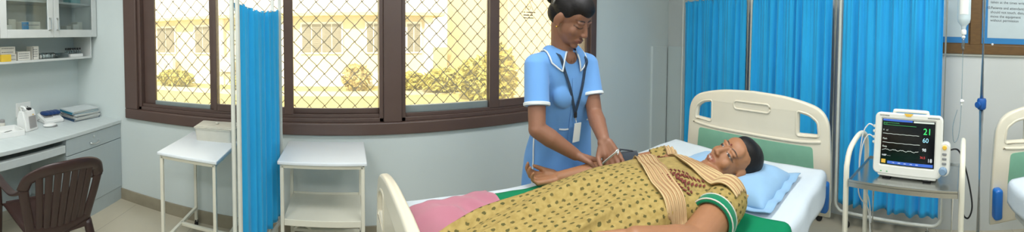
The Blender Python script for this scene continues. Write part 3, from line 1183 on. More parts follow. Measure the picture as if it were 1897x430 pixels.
t = thing('dispenser', 'white upright plastic stand with pale grey front on the desk', 'dispenser', (-2.34, 1.60, DZ))
tm = Matrix.Translation((-2.34, 1.595, DZ)) @ Matrix.Rotation(R(12), 4, 'Z')
bm = B()
prism(bm, [(-0.055, 0), (0.06, 0), (0.045, 0.10), (0.02, 0.17), (-0.035, 0.17), (-0.05, 0.1)], tm @ Vector((0, -0.075, 0)), tm.to_3x3() @ Vector((1, 0, 0)), (0, 0, 1), tm.to_3x3() @ Vector((0, 1, 0)), 0.15)
bmesh.ops.bevel(bm, geom=bm.edges[:], offset=0.008, segments=3, affect='EDGES')
obj('shell', bm, M['white'], t, auto=40)
bm = B()
b0 = basis(tm @ Vector((0.0545, 0.012, 0.075)), tm.to_3x3() @ Vector((0, 1, 0)), (tm.to_3x3() @ Vector((-0.12, 0, 1))).normalized(), (tm.to_3x3() @ Vector((1, 0, 0.12))).normalized())
box(bm, (0, 0, 0), (0.085, 0.10, 0.006), 0.003)
bm.transform(b0)
obj('front_panel', bm, M['file_grey'], t)
bm = B()
mm(bm, (-0.02, 0.0, 0.165), (0.015, 0.045, 0.185), 0.006)
bm.transform(tm)
obj('top_button', bm, M['black'], t)
bm = B()
tube(bm, smooth_path([tm @ Vector(p) for p in ((-0.01, -0.05, 0.16), (-0.02, -0.055, 0.2), (0.02, -0.06, 0.205), (0.045, -0.06, 0.185))], 5), 0.009, n=10)
obj('spout', bm, M['white'], t, smooth=True)
bm = B()
lathe(bm, [(0.006, 0), (0.006, 0.004), (0, 0.004)], tm @ Vector((0.05, 0.02, 0.135)), 12, tm.to_3x3() @ Vector((1, 0, 0)))
obj('indicator', bm, M['yellow'], t)

t = thing('blood_pressure_monitor', 'white blood pressure meter with navy cuff on the desk', 'blood pressure monitor', (-2.44, 1.925, DZ))
tm = Matrix.Translation((-2.44, 1.925, DZ)) @ Matrix.Rotation(R(-10), 4, 'Z')
bm = B()
prism(bm, [(-0.08, 0), (0.085, 0), (0.085, 0.035), (-0.08, 0.075)], tm @ Vector((0, -0.1, 0)), tm.to_3x3() @ Vector((1, 0, 0)), (0, 0, 1), tm.to_3x3() @ Vector((0, 1, 0)), 0.2)
bmesh.ops.bevel(bm, geom=bm.edges[:], offset=0.008, segments=3, affect='EDGES')
obj('shell', bm, M['white'], t, auto=40)
bm = B()
box(bm, (0, 0, 0), (0.08, 0.09, 0.006), 0.002)
bm.transform(tm @ Matrix.Translation((0.0, -0.035, 0.0575)) @ Matrix.Rotation(R(13.6), 4, 'Y'))
obj('display', bm, M['file_grey'], t)
bm = B()
for k in range(4):
    ellipsoid(bm, tm @ Vector((-0.02, -0.045 + 0.04 * k, 0.076)), (0.06, 0.04, 0.022), u=14, v=8)
place_mesh('cuff', blob('cuff', bm, 0.006, 3), M['cuff_blue'], t)
bm = B()
tube(bm, smooth_path([tm @ Vector(p) for p in ((-0.03, -0.095, 0.03), (-0.035, -0.13, 0.01), (0.0, -0.17, 0.006), (0.03, -0.19, 0.006), (-0.01, -0.2, 0.006), (-0.05, -0.15, 0.006))], 6), 0.005, n=8)
obj('hose', bm, M['file_grey'], t, smooth=True)
t = thing('handpiece', 'white rounded handpiece lying before the blood pressure meter', 'handpiece', (-2.29, 1.83, DZ))
bm = B()
ellipsoid(bm, (-2.29, 1.80, DZ + 0.016), (0.036, 0.065, 0.016), rot=Matrix.Rotation(R(-12), 3, 'Z'))
place_mesh('body', blob('body', bm, 0.004, 2), M['white'], t)
bm = B()
tube(bm, arc((-2.285, 1.835, DZ + 0.005), 0.035, 0, 2 * math.pi, 20, (1, 0, 0), (0, 1, 0)), 0.004, n=8)
obj('ring', bm, M['file_grey'], t, smooth=True)

def folder(label, c, rz, w, d, h, m, z, pale=False):
    t = thing('file_folder', label, 'folder', (c[0], c[1], z), rz, group='files stacked on the desk')
    bm = B()
    mm(bm, (-w / 2, -d / 2, 0), (w / 2, d / 2, h * 0.16), 0.001)
    mm(bm, (-w / 2, -d / 2, h * 0.84), (w / 2, d / 2, h), 0.001)
    mm(bm, (-w / 2, -d / 2, 0), (-w / 2 + 0.003, d / 2, h), 0.001)
    obj('cover', bm, m, t, world=False)
    bm = B()
    mm(bm, (-w / 2 + 0.004, -d / 2 + 0.006, h * 0.16), (w / 2 - 0.005, d / 2 - 0.006, h * 0.84))
    obj('pages', bm, M['paper'], t, world=False)
    return t
z = DZ
for i, (lab, dx, dy, rz, h, m) in enumerate((
        ('bottom navy file of the stack on the desk corner', 0, 0, 82, 0.020, 'file_navy'),
        ('pale file second from the bottom of the desk stack', 0.012, 0.006, 85, 0.016, 'file_white'),
        ('grey file in the middle of the desk stack', -0.004, -0.004, 81, 0.014, 'file_grey'),
        ('white file above the grey one in the desk stack', 0.008, 0.008, 86, 0.014, 'file_white'),
        ('teal blue file just under the top of the desk stack', -0.008, -0.008, 80, 0.018, 'file_blue'),
        ('white topmost file of the stack on the desk corner', -0.005, 0.0, 83, 0.012, 'file_white'))):
    folder(lab, (-2.345 + dx, 2.225 + dy, z), R(rz), 0.305, 0.225, h, M[m], z)
    z += h

# brown plastic armchair seen from behind
ch = thing('armchair', 'brown moulded plastic armchair with slatted back at the desk', 'chair', (-1.68, 1.262, 0), R(75))
# local frame: the sitter faces +Y, X to the right
bm = B()
def seat_f(u, v):
    x = (u - 0.5) * (0.46 - 0.06 * (1 - v))
    y = -0.22 + 0.44 * v
    dz = -0.018 * (1 - (2 * u - 1) ** 2) * (1 - abs(2 * v - 0.9)) - 0.03 * max(0, v - 0.85) ** 2 * 40
    return Vector((x, y, 0.432 + dz))
grid(bm, seat_f, 16, 16)
solid(bm, 0.012)
obj('seat', bm, M['chair'], ch, world=False, smooth=True)
def back_pt(s, t):
    """s in -1..1 across the back, t 0..1 up: curved, leaning back"""
    return Vector((0.228 * s * (1.0 + 0.05 * t), -0.205 - 0.10 * t - 0.05 * (1 - s * s) * (0.4 + 0.6 * t), 0.42 + 0.41 * t))
top_path = []
for i in range(-12, 13):
    s = i / 12
    t_ = 0.70 + 0.29 * math.sqrt(max(0, 1 - abs(s) ** 2.6))
    top_path.append(back_pt(s, t_))
bm = B()      # crown rail: broad rolled edge
def rail(pts, w, th):
    P = smooth_path(pts, 4)
    for a in (0,):
        rings = []
        for i, p in enumerate(P):
            d = (P[min(i + 1, len(P) - 1)] - P[max(i - 1, 0)]).normalized()
            nrm = Vector((0, 1, 0.25)).normalized()
            side = d.cross(nrm).normalized()
            ring = []
            for k in range(10):
                an = 2 * math.pi * k / 10
                ring.append(bm.verts.new(p + side * (w / 2 * math.cos(an)) + nrm * (th / 2 * math.sin(an))))
            rings.append(ring)
        for r0, r1 in zip(rings, rings[1:]):
            for k in range(10):
                bm.faces.new((r0[k], r0[(k + 1) % 10], r1[(k + 1) % 10], r1[k]))
        bm.faces.new(rings[0])
        bm.faces.new(rings[-1])
rail(top_path, 0.075, 0.026)
for sg in (-1, 1):      # side stiles from the crown down to the seat
    rail([back_pt(sg * 0.99, 0.72), back_pt(sg * 0.93, 0.5), back_pt(sg * 0.84, 0.25), back_pt(sg * 0.76, 0.0)], 0.06, 0.024)
rail([back_pt(-0.8, 0.06), back_pt(-0.4, 0.02), back_pt(0, 0.0), back_pt(0.4, 0.02), back_pt(0.8, 0.06)], 0.07, 0.022)
obj('back_frame', bm, M['chair'], ch, world=False, smooth=True)
for i in range(7):
    s = -0.66 + 0.22 * i
    bm = B()
    n = 10
    tt = 0.72 + 0.25 * math.sqrt(max(0, 1 - abs(s) ** 2.6))
    rail([back_pt(s * (0.84 + 0.16 * k / n), 0.04 + (tt - 0.04) * k / n) for k in range(n + 1)], 0.046, 0.012)
    obj('slat', bm, M['chair'], ch, world=False, smooth=True)
for sg in (-1, 1):
    bm = B()
    p = [back_pt(sg * 0.99, 0.70), Vector((sg * 0.262, -0.18, 0.655)), Vector((sg * 0.275, 0.0, 0.645)), Vector((sg * 0.272, 0.14, 0.64)), Vector((sg * 0.262, 0.20, 0.615))]
    P = smooth_path(p, 6)
    rings = []
    for i, q in enumerate(P):
        d = (P[min(i + 1, len(P) - 1)] - P[max(i - 1, 0)]).normalized()
        side = Vector((0, 0, 1)).cross(d).normalized()
        up = d.cross(side).normalized()
        rings.append([bm.verts.new(q + side * (0.029 * math.cos(2 * math.pi * k / 10)) + up * (0.012 * math.sin(2 * math.pi * k / 10))) for k in range(10)])
    for r0, r1 in zip(rings, rings[1:]):
        for k in range(10):
            bm.faces.new((r0[k], r0[(k + 1) % 10], r1[(k + 1) % 10], r1[k]))
    bm.faces.new(rings[0])
    bm.faces.new(rings[-1])
    obj('armrest', bm, M['chair'], ch, world=False, smooth=True)
    bm = B()
    tube(bm, smooth_path([(sg * 0.262, 0.19, 0.62), (sg * 0.25, 0.20, 0.45), (sg * 0.255, 0.215, 0.2), (sg * 0.262, 0.235, 0.0)], 5), [0.024] * 6 + [0.025] * 5 + [0.023] * 5, n=12)
    obj('leg', bm, M['chair'], ch, world=False, smooth=True)
    bm = B()
    tube(bm, smooth_path([(sg * 0.19, -0.20, 0.43), (sg * 0.205, -0.235, 0.3), (sg * 0.225, -0.27, 0.12), (sg * 0.235, -0.295, 0.0)], 5), [0.027] * 6 + [0.025] * 5 + [0.022] * 5, n=12)
    obj('leg', bm, M['chair'], ch, world=False, smooth=True)
bm = B()
mm(bm, (-0.20, 0.195, 0.385), (0.20, 0.215, 0.425), 0.006)
obj('apron', bm, M['chair'], ch, world=False)
bm = B()
mm(bm, (-0.18, -0.225, 0.385), (0.18, -0.205, 0.425), 0.006)
obj('apron', bm, M['chair'], ch, world=False)

#@@TABLES
# ------------------------------------------------------------------ two bedside trolleys below the window
def sq(bm, a, b, w=0.022):
    """square steel tube"""
    a, b = Vector(a), Vector(b)
    x, y, d = frame_at(b - a)
    L = (b - a).length
    box(bm, (0, 0, 0), (w, w, L), 0.003)
    return bm
def sq_between(a, b, w=0.022):
    bm = B()
    a, b = Vector(a), Vector(b)
    d = b - a
    lo = Vector((min(a.x, b.x) - (w / 2 if abs(d.x) < 1e-6 else 0), min(a.y, b.y) - (w / 2 if abs(d.y) < 1e-6 else 0), min(a.z, b.z) - (w / 2 if abs(d.z) < 1e-6 else 0)))
    hi = Vector((max(a.x, b.x) + (w / 2 if abs(d.x) < 1e-6 else 0), max(a.y, b.y) + (w / 2 if abs(d.y) < 1e-6 else 0), max(a.z, b.z) + (w / 2 if abs(d.z) < 1e-6 else 0)))
    mm(bm, lo, hi, 0.003)
    return bm
def join(bms):
    out = B()
    for b in bms:
        me = bpy.data.meshes.new('t')
        b.to_mesh(me)
        b.free()
        out.from_mesh(me)
        bpy.data.meshes.remove(me)
    return out
def trolley(name, label, x0, x1, y0, y1, shelf, cat):
    t = thing(name, label, cat, ((x0 + x1) / 2, (y0 + y1) / 2, 0))
    H = 0.75
    bm = B()
    mm(bm, (x0, y0, H - 0.022), (x1, y1, H), 0.006)
    obj('tabletop', bm, M['trolley_top'], t)
    lx0, lx1, ly0, ly1 = x0 + 0.025, x1 - 0.025, y0 + 0.025, y1 - 0.025
    for p, q in (((lx0, ly0), (lx1, ly0)), ((lx0, ly1), (lx1, ly1)), ((lx0, ly0), (lx0, ly1)), ((lx1, ly0), (lx1, ly1))):
        obj('top_rail', sq_between((*p, H - 0.034), (*q, H - 0.034)), M['trolley'], t)
    for x in (lx0, lx1):
        for y in (ly0, ly1):
            l = obj('leg', sq_between((x, y, 0.03), (x, y, H - 0.03)), M['trolley'], t)
            bm = B()
            lathe(bm, [(0.014, 0), (0.016, 0.01), (0.014, 0.03), (0.013, 0.045), (0, 0.045)], (x, y, 0), 12)
            obj('rubber_foot', bm, M['black'], l)
    if shelf:
        bm = B()
        mm(bm, (lx0 + 0.005, ly0 - 0.008, 0.372), (lx1 - 0.005, ly1 + 0.008, 0.38), 0.002)
        mm(bm, (lx0 + 0.012, ly0 - 0.012, 0.352), (lx1 - 0.012, ly0 - 0.004, 0.392), 0.003)
        mm(bm, (lx0 + 0.012, ly1 + 0.004, 0.352), (lx1 - 0.012, ly1 + 0.012, 0.392), 0.003)
        obj('shelf', bm, M['trolley'], t)
        bm = B()
        for x in (lx0, lx1):
            pass
        cx = lx0 + 0.075
        tube(bm, [(lx0, ly1, 0.05)] + arc((cx, ly1, 0.085), 0.07, math.pi, 0, 14, (1, 0, 0), (0, 0, 1)) + [(cx + 0.07, ly1, 0.03)], 0.011, n=10)
        obj('brace', bm, M['trolley'], t, smooth=True)
        for p, q in (((lx0, ly1, 0.12), (lx1, ly1, 0.12)), ((lx0, ly0, 0.05), (lx0, ly1, 0.05)), ((lx1, ly0, 0.05), (lx1, ly1, 0.05))):
            obj('bottom_rail', sq_between(p, q), M['trolley'], t)
    else:
        for p, q in (((lx0, ly0, 0.14), (lx0, ly1, 0.14)), ((lx1, ly0, 0.14), (lx1, ly1, 0.14)), ((lx0, (ly0 + ly1) / 2, 0.14), (lx1, (ly0 + ly1) / 2, 0.14))):
            obj('bottom_rail', sq_between(p, q), M['trolley'], t)
    return t
trolley('instrument_table', 'white side table with metal tray left of the folded curtain screen', -1.205, -0.775, 1.83, 2.375, False, 'table')
trolley('bedside_trolley', 'empty cream two-tier trolley right of the folded curtain screen', -0.425, 0.115, 1.935, 2.335, True, 'trolley')
t = thing('metal_tray', 'oblong cream-grey lidded tray at the back of the white side table', 'tray', (-0.95, 2.25, DZ))
tm = Matrix.Translation((-0.95, 2.27, DZ)) @ Matrix.Rotation(R(4), 4, 'Z')
b2 = B()
out_, in_ = round_rect(0.30, 0.20, 0.03), round_rect(0.286, 0.186, 0.025)
lo_o, lo_i = round_rect(0.28, 0.18, 0.03), round_rect(0.266, 0.166, 0.025)
n = len(out_)
rings = [[b2.verts.new((x, y, z_)) for x, y in P] for P, z_ in ((lo_o, 0), (out_, 0.088), (round_rect(0.314, 0.214, 0.035), 0.090), (round_rect(0.314, 0.214, 0.035), 0.094), (in_, 0.094), (lo_i, 0.004))]
for a, b in zip(rings, rings[1:]):
    for k in range(n):
        b2.faces.new((a[k], a[(k + 1) % n], b[(k + 1) % n], b[k]))
b2.faces.new(list(reversed(rings[0])))
b2.faces.new(rings[-1])
b2.transform(tm)
obj('basin', b2, M['enamel'], t, auto=40)
b2 = B()
mm(b2, (-0.15, -0.10, 0.095), (0.15, 0.10, 0.10), 0.002)
mm(b2, (-0.135, -0.085, 0.10), (0.135, 0.085, 0.105), 0.003)
b2.transform(tm)
lid = obj('lid', b2, M['enamel'], t)
b2 = B()
lathe(b2, [(0.008, 0.104), (0.008, 0.108), (0.014, 0.112), (0.012, 0.118), (0, 0.119)], (0, 0, 0), 14)
b2.transform(tm)
obj('knob', b2, M['enamel'], lid, smooth=True)

#@@SCREENS
# ------------------------------------------------------------------ folding curtain screens
def curtain_panel(p0, p1, z0, z1, pleats, amp, seed, sag=0.0, hem=0.05):
    rnd = random.Random(seed)
    p0, p1 = Vector(p0), Vector(p1)
    d = (p1 - p0)
    L = d.length
    d.normalize()
    nrm = Vector((d.y, -d.x, 0))
    ph = [rnd.uniform(0, 6.28) for _ in range(6)]
    def f(u, v):
        fold = math.sin(2 * math.pi * pleats * (u + 0.022 * math.sin(2 * math.pi * 3 * u + ph[0]) + 0.01 * math.sin(2 * math.pi * 5 * u + ph[4])) + ph[1])
        fold = math.copysign(abs(fold) ** 0.8, fold)
        fold2 = math.sin(2 * math.pi * pleats * 0.37 * u + ph[2] + 0.8 * v)
        fine = math.sin(2 * math.pi * pleats * 2.6 * u + ph[3])
        top = max(0.0, 1 - (1 - v) / 0.05)
        a = amp * (0.55 + 0.45 * (1 - v)) * (1 + 0.6 * fold2)
        n_ = a * fold * (1 - 0.7 * top) + amp * 0.22 * fine * (0.3 + 0.9 * v ** 6)
        zt = z1 - sag * math.sin(math.pi * u) ** 0.8 + 0.006 * math.sin(2 * math.pi * pleats * u + ph[4])
        zb = z0 + 0.006 * math.sin(2 * math.pi * pleats * 0.5 * u + ph[5])
        return p0 + d * (L * u) + nrm * n_ + Vector((0, 0, zb + (zt - zb) * v))
    bm = B()
    grid(bm, f, int(pleats * 22), 40)
    solid(bm, 0.0025)
    return bm
def screen_frame(p0, p1, z0, z1, r=0.0125):
    p0, p1 = Vector(p0), Vector(p1)
    d = (p1 - p0).normalized()
    L = (p1 - p0).length
    q = 0.07
    up = Vector((0, 0, 1))
    pts = []
    for cx, cz_, a0 in ((L - q, z1 - q, 0), (q, z1 - q, 90), (q, z0 + q, 180), (L - q, z0 + q, 270)):
        pts += arc(p0 + d * cx + up * cz_, q, R(a0), R(a0 + 90), 6, d, up)
    bm = B()
    tube(bm, pts, r, n=12, closed=True)
    return bm
def screen(label, panels, z0, z1, zc0, zc1, pleats, amp, sag, loc):
    t = thing('curtain_screen', label, 'curtain screen', loc)
    for i, (p0, p1) in enumerate(panels):
        p0, p1 = Vector(p0), Vector(p1)
        d = (p1 - p0).normalized()
        f = obj('frame', screen_frame(p0, p1, z0, z1), M['screen_paint'], t, smooth=True)
        c = obj('curtain', curtain_panel(p0 + d * 0.022, p1 - d * 0.022, zc0, zc1, pleats, amp, i * 5 + 3, sag), M['curtain'], t, smooth=True)
        for k, p in enumerate((p0 + d * 0.10, p1 - d * 0.10)):
            bm = B()
            tube(bm, [p + Vector((0, 0, z0)), p + Vector((0, 0, 0.075))], 0.011, n=10)
            obj('foot', bm, M['screen_paint'], t, smooth=True)
        for p in (p0 + d * 0.10, p1 - d * 0.10):
            bm = B()
            lathe(bm, [(0.0, -0.011), (0.024, -0.011), (0.03, -0.006), (0.03, 0.006), (0.024, 0.011), (0, 0.011)], p + Vector((0, 0, 0.03)), 18, (d.y, -d.x, 0))
            mm(bm, p + Vector((-0.013, -0.013, 0.03)), p + Vector((0.013, 0.013, 0.08)), 0.004)
            obj('caster', bm, M['black'], t)
        bm = B()
        tube(bm, [p0 + Vector((0, 0, zc1 - 0.005)), (p0 + p1) / 2 + Vector((0, 0, zc1 - 0.005 - sag)), p1 + Vector((0, 0, zc1 - 0.005))], 0.003, n=6)
        obj('string', bm, M['screen_paint'], t)
    return t
HA = Vector((-0.575, 1.648, 0))
screen('blue curtain screen folded shut before the window between two tables', [((-0.566, 1.652, 0), (-0.462, 2.245, 0)), ((-0.600, 1.660, 0), (-0.512, 2.245, 0))], 0.22, 1.93, 0.27, 1.685, 7, 0.016, 0.03, (-0.52, 1.95, 0))
SA, SB, SC, SD = wp(2.10, 0, 0.20), wp(1.115, 0, 0.16), wp(0.25, 0, 0.20), wp(-0.655, 0, 0.16)
SA, SB, SC, SD = Vector((3.226, 2.021, 0)), Vector((2.952, 1.075, 0)), Vector((2.709, 0.24, 0)), Vector((2.459, -0.623, 0))
def gap(a, b, g=0.022):
    d = (b - a).normalized()
    return a + d * g, b - d * g
nS = Vector((-0.96, 0.28, 0)) * 0.03
screen('three-panel blue curtain screen standing behind the occupied bed', [gap(SA, SB + nS), gap(SB + nS, SC), gap(SC, SD + nS)], 0.125, 1.98, 0.19, 1.92, 9, 0.026, 0.0, (2.8, 0.7, 0))

#@@BED
# ------------------------------------------------------------------ hospital beds
MZ = 0.80      # mattress top
def arch_outline(W, z0, ztop, n=12):
    """head/foot board outline: straight sides leaning in, round shoulders, gently arched top; (s, z)"""
    h = W / 2
    zsh = ztop - 0.16
    right = [(h, z0), (h, z0 + 0.2), (h - 0.012, zsh - 0.06)]
    sh = [(h - 0.012, zsh - 0.06), (h - 0.022, zsh + 0.02), (h - 0.062, zsh + 0.082), (h - 0.14, zsh + 0.118), (h - 0.30, zsh + 0.148), (0, ztop)]
    P = [(v.x, v.y) for v in smooth_path([(a, b, 0) for a, b in sh], 6)]
    half = right + P[1:]
    return half + [(-a, b) for a, b in reversed(half[:-1])]
def quad_hole(pts, r, n=4):
    """rounded polygon"""
    out = []
    m = len(pts)
    for i in range(m):
        p0, p, p1 = Vector(pts[i - 1]), Vector(pts[i]), Vector(pts[(i + 1) % m])
        a = p + (p0 - p).normalized() * r
        b = p + (p1 - p).normalized() * r
        for k in range(n + 1):
            t = k / n
            q = a * (1 - t) ** 2 + p * (2 * t * (1 - t)) + b * t ** 2
            out.append((q.x, q.y))
    return out
def board(parent, name, o, ex, ez_n, W, z0, ztop, panel):
    """cream moulded end board; o centre on floor, ex along the board, ez_n board normal (towards the mattress)"""
    up = Vector((0, 0, 1))
    m = basis(o, ex, up, Vector(ex).cross(up))
    h = W / 2
    holes = []
    zsh = ztop - 0.16
    for sg in (1, -1):
        q = [(sg * (h - 0.058), zsh - 0.06), (sg * (h - 0.07), zsh + 0.03), (sg * (h - 0.125), zsh + 0.07), (sg * (h - 0.205), zsh + 0.085), (sg * (h - 0.205), zsh - 0.065)]
        holes.append(quad_hole(q, 0.022))
    bm = plate_curve([arch_outline(W, z0, ztop)] + holes, 0.04, 0.014, 3)
    bm.transform(m)
    b = obj(name, bm, M['abs'], parent, auto=50)
    nz = Vector(ez_n)
    def on(s, z, d):
        return Vector(o) + Vector(ex) * s + up * z + nz * d
    def ring(name_, pts, r, material, d=0.02):
        bm = B()
        tube(bm, [on(s, z, d) for s, z in pts], r, n=8, closed=True)
        obj(name_, bm, material, b, smooth=True)
    for hp in holes:
        for d in (0.018, -0.018):
            bm = B()
            tube(bm, [on(s, z, d) for s, z in hp], 0.0065, n=8, closed=True)
            obj('grip_rim', bm, M['abs'], b, smooth=True)
    slot = round_rect(0.26, 0.052, 0.022, 5, 0, ztop - 0.085)
    bm = B()
    tube(bm, [on(s, z, 0.02) for s, z in slot], 0.007, n=8, closed=True)
    obj('grip_moulding', bm, M['abs'], b, smooth=True)
    rid = [(-(h - 0.05), zsh - 0.085), (-(h - 0.2), zsh - 0.098), (0, zsh - 0.098), (h - 0.2, zsh - 0.098), (h - 0.05, zsh - 0.085)]
    bm = B()
    tube(bm, smooth_path([on(s, z, 0.017) for s, z in rid], 6), 0.011, n=8)
    obj('ridge', bm, M['abs'], b, smooth=True)
    if panel:
        bm = plate_curve([quad_hole([(-(h - 0.10), zsh - 0.12), (h - 0.10, zsh - 0.12), (h - 0.085, zsh - 0.31), (-(h - 0.085), zsh - 0.31)], 0.02)], 0.006, 0.001)
        bm.transform(Matrix.Translation(nz * 0.0205) @ m)
        obj('colour_panel', bm, M['bed_green'], b)
    for sg in (1, -1):
        bm = B()
        c = on(sg * (h - 0.012), z0 + 0.12, 0.048)
        box(bm, (0, 0, 0), (0.05, 0.17, 0.06), 0.016, seg=3)
        bm.transform(basis(c, ex, up, nz))
        obj('bumper', bm, M['bumper'], b, auto=40)
    return b
def quad_prism(bm, corners, z0, z1):
    a = [bm.verts.new((x, y, z0)) for x, y in corners]
    b = [bm.verts.new((x, y, z1)) for x, y in corners]
    bm.faces.new(list(reversed(a)))
    bm.faces.new(b)
    for i in range(4):
        bm.faces.new((a[i], a[(i + 1) % 4], b[(i + 1) % 4], b[i]))
    return bm
def hospital_bed(label, group, foot, head, mat_c, W=1.02):
    """foot, head: (centre, direction along the board towards the near side)"""
    fo, fd = Vector(foot[0]), Vector(foot[1]).normalized()
    ho, hd = Vector(head[0]), Vector(head[1]).normalized()
    mid = (fo + ho) / 2
    t = thing('hospital_bed', label, 'bed', mid, group=group)
    up = Vector((0, 0, 1))
    fn = Vector((-fd.y, fd.x, 0))
    fn = fn if fn.dot(ho - fo) > 0 else -fn
    hn = Vector((-hd.y, hd.x, 0))
    hn = hn if hn.dot(fo - ho) > 0 else -hn
    board(t, 'headboard', ho, hd, hn, W, 0.50, 1.165, True)
    board(t, 'footboard', fo, fd, fn, W, 0.46, 0.985, True)
    bm = B()
    quad_prism(bm, mat_c, 0.685, 0.795)
    bmesh.ops.bevel(bm, geom=bm.edges[:], offset=0.03, segments=4, affect='EDGES')
    obj('mattress', bm, M['bumper'], t, auto=40)
    cc = [Vector((x, y, 0)) for x, y in mat_c]
    cen = sum(cc, Vector()) / 4
    ins = [cen + (c - cen) * 0.96 for c in cc]
    bm = B()
    for a, b in ((0, 1), (2, 3)):
        p, q = ins[a], ins[b]
        d = (q - p).normalized()
        x = d.cross(up)
        box(bm, (0, 0, 0), ((q - p).length, 0.035, 0.06), 0.005)
        vs = bm.verts[-1:]
        break
    bm.free()
    for a, b in ((0, 1), (2, 3)):
        p, q = ins[a], ins[b]
        d = (q - p).normalized()
        bm = B()
        box(bm, (0, 0, 0), ((q - p).length, 0.035, 0.07), 0.005)
        bm.transform(basis((p + q) / 2 + up * 0.64, d, up.cross(d), up))
        obj('side_rail', bm, M['bedmetal'], t)
    bm = B()
    quad_prism(bm, [(c.x, c.y) for c in ins], 0.665, 0.683)
    obj('deck', bm, M['bedmetal'], t)
    for c in ins:
        pos = cen + (c - cen) * 0.90
        bm = B()
        tube(bm, [pos + up * 0.10, pos + up * 0.66], 0.024, n=12)
        l = obj('leg', bm, M['bedmetal'], t, smooth=True)
        bm = B()
        lathe(bm, [(0, -0.016), (0.045, -0.016), (0.058, -0.01), (0.058, 0.01), (0.045, 0.016), (0, 0.016)], pos + up * 0.058, 20, (0, 1, 0))
        obj('caster', bm, M['black'], l)
    for a, b in ((0, 3), (1, 2)):
        bm = B()
        p, q = cen + (ins[a] - cen) * 0.9, cen + (ins[b] - cen) * 0.9
        tube(bm, [p + up * 0.25, q + up * 0.25], 0.016, n=10)
        obj('cross_bar', bm, M['bedmetal'], t, smooth=True)
    return t
# corners: foot-far, head-far, head-near, foot-near
MC = [(0.20, 1.345), (1.93, 1.215), (1.80, 0.235), (0.215, 0.41)]
hd_ = Vector((-0.155, -1.0, 0)).normalized()
HC = Vector((1.985, 0.70, 0))
hospital_bed('cream hospital bed that the smiling patient lies on', None, ((0.165, 0.905, 0), (0.042, -1, 0)), (HC, hd_), MC)
MC2 = [(-0.05, -0.78), (1.60, -0.78), (1.60, -1.70), (-0.05, -1.70)]
hospital_bed('second cream hospital bed cut off at the right edge, no patient', None, ((-0.115, -1.24, 0), (0, -1, 0)), ((1.76, -1.24, 0), (0, -1, 0)), MC2)

def sheet(name, label, cat, corners, ztop, drop, material, wrinkle=0.004, seed=1, skirt=True, group=None, nu=90, nv=64, edge_wave=0.0, thick=0.004):
    """cloth lying over the mattress; corners a(0,0) b(1,0) c(1,1) d(0,1); hangs over the v edges by drop"""
    rnd = random.Random(seed)
    ph = [rnd.uniform(0, 6.28) for _ in range(8)]
    a, b, c, d = [Vector((x, y, 0)) for x, y in corners]
    base = (a + b + c + d) / 4 + Vector((0, 0, ztop - thick - 0.004))
    wid = ((a - d).length + (b - c).length) / 2
    r = 0.035
    def prof(w):
        """w: distance along the width measured from edge; negative = beyond -> hangs"""
        return w
    dfar, dnear = drop if isinstance(drop, tuple) else (drop, drop)
    total = wid + dfar + dnear
    def f(u, v):
        s = v * total - dfar
        uu = u
        if edge_wave:
            uu = u + edge_wave * math.sin(7 * v + ph[0]) * (1 if u > 0.5 else -1) * abs(u - 0.5) * 2
        lo, hi = a.lerp(b, uu), d.lerp(c, uu)
        z = ztop + wrinkle * (math.sin(9 * u + 5 * v + ph[1]) + math.sin(23 * u - 13 * v + ph[2]) * 0.6 + math.sin(41 * v + 9 * math.sin(6 * u + ph[3])) * 0.4)
        ac = lo.lerp(hi, min(max(s / wid, 0), 1))
        out = (lo - hi).normalized()
        over = -s if s < 0 else (s - wid if s > wid else 0)
        sg = out if s < 0 else -out
        if over > 0:
            q = min(over, r * 1.57) / r
            p = ac + sg * (r * math.sin(q)) + Vector((0, 0, z - r * (1 - math.cos(q)) - max(0, over - r * 1.57)))
            p += sg * (0.008 + 0.008 * math.sin(30 * u + ph[4]) * min(1, over / 0.1))
            return p
        return Vector((ac.x, ac.y, z))
    bm = B()
    grid(bm, f, nu, nv)
    solid(bm, thick)
    o = obj(name, bm, material, smooth=True)
    tag(o, label, cat, group)
    return o
def inset(cs, f0, f1, g=0.0):
    """part of the mattress between fractions f0 and f1 of its length"""
    a, b, c, d = [Vector(p).to_3d() for p in cs]
    p = [a.lerp(b, f0), a.lerp(b, f1), d.lerp(c, f1), d.lerp(c, f0)]
    return [(q.x, q.y) for q in p]
sheet('bed_sheet', 'white sheet covering the mattress under the patient and pillow', 'bed sheet', inset(MC, 0.01, 0.992), MZ + 0.004, 0.17, M['sheet'], 0.0025, 2)
sheet('bed_sheet', 'plain white sheet on the second bed at the right edge', 'bed sheet', inset(MC2, 0.01, 0.985), MZ + 0.004, 0.14, M['sheet'], 0.003, 5)
gs = sheet('draw_sheet', 'emerald green draw sheet lying across the bed under the patient', 'draw sheet', inset([(0.20, 1.308), (1.93, 1.185), MC[2], MC[3]], 0.06, 0.63), MZ + 0.015, (0.0, 0.10), M['green_sheet'], 0.0025, 2, edge_wave=0.01)
def pink_f(u, v):
    x0, x1 = 0.232 + 0.004 * math.sin(9 * v), 0.585 - 0.02 * v + 0.008 * math.sin(6 * v)
    y0 = 1.292 + 0.012 * u - 0.035 * max(0, 1 - u * 4) + 0.004 * math.sin(9 * u)
    x = x0 + (x1 - x0) * u
    y = y0 + (0.62 - y0) * v
    env = min(1, 6 * v + 0.1) * (0.35 + 0.65 * min(1, 3 * u))
    r1 = abs(math.sin(8.5 * (v * 1.25 - 0.55 * u + 0.18 * math.sin(4 * u)))) ** 2.5
    r2 = abs(math.sin(13 * (v * 0.8 + 0.35 * u) + 1.0)) ** 3
    z = MZ + 0.026 + env * (0.024 * r1 + 0.010 * r2) + 0.002 * math.sin(25 * u + 9 * v)
    return Vector((x, y, z))
bm = B()
grid(bm, pink_f, 50, 70)
solid(bm, 0.004)
tag(obj('foot_cloth', bm, M['pink'], smooth=True), 'rumpled pink cloth at the foot of the occupied bed', 'cloth')

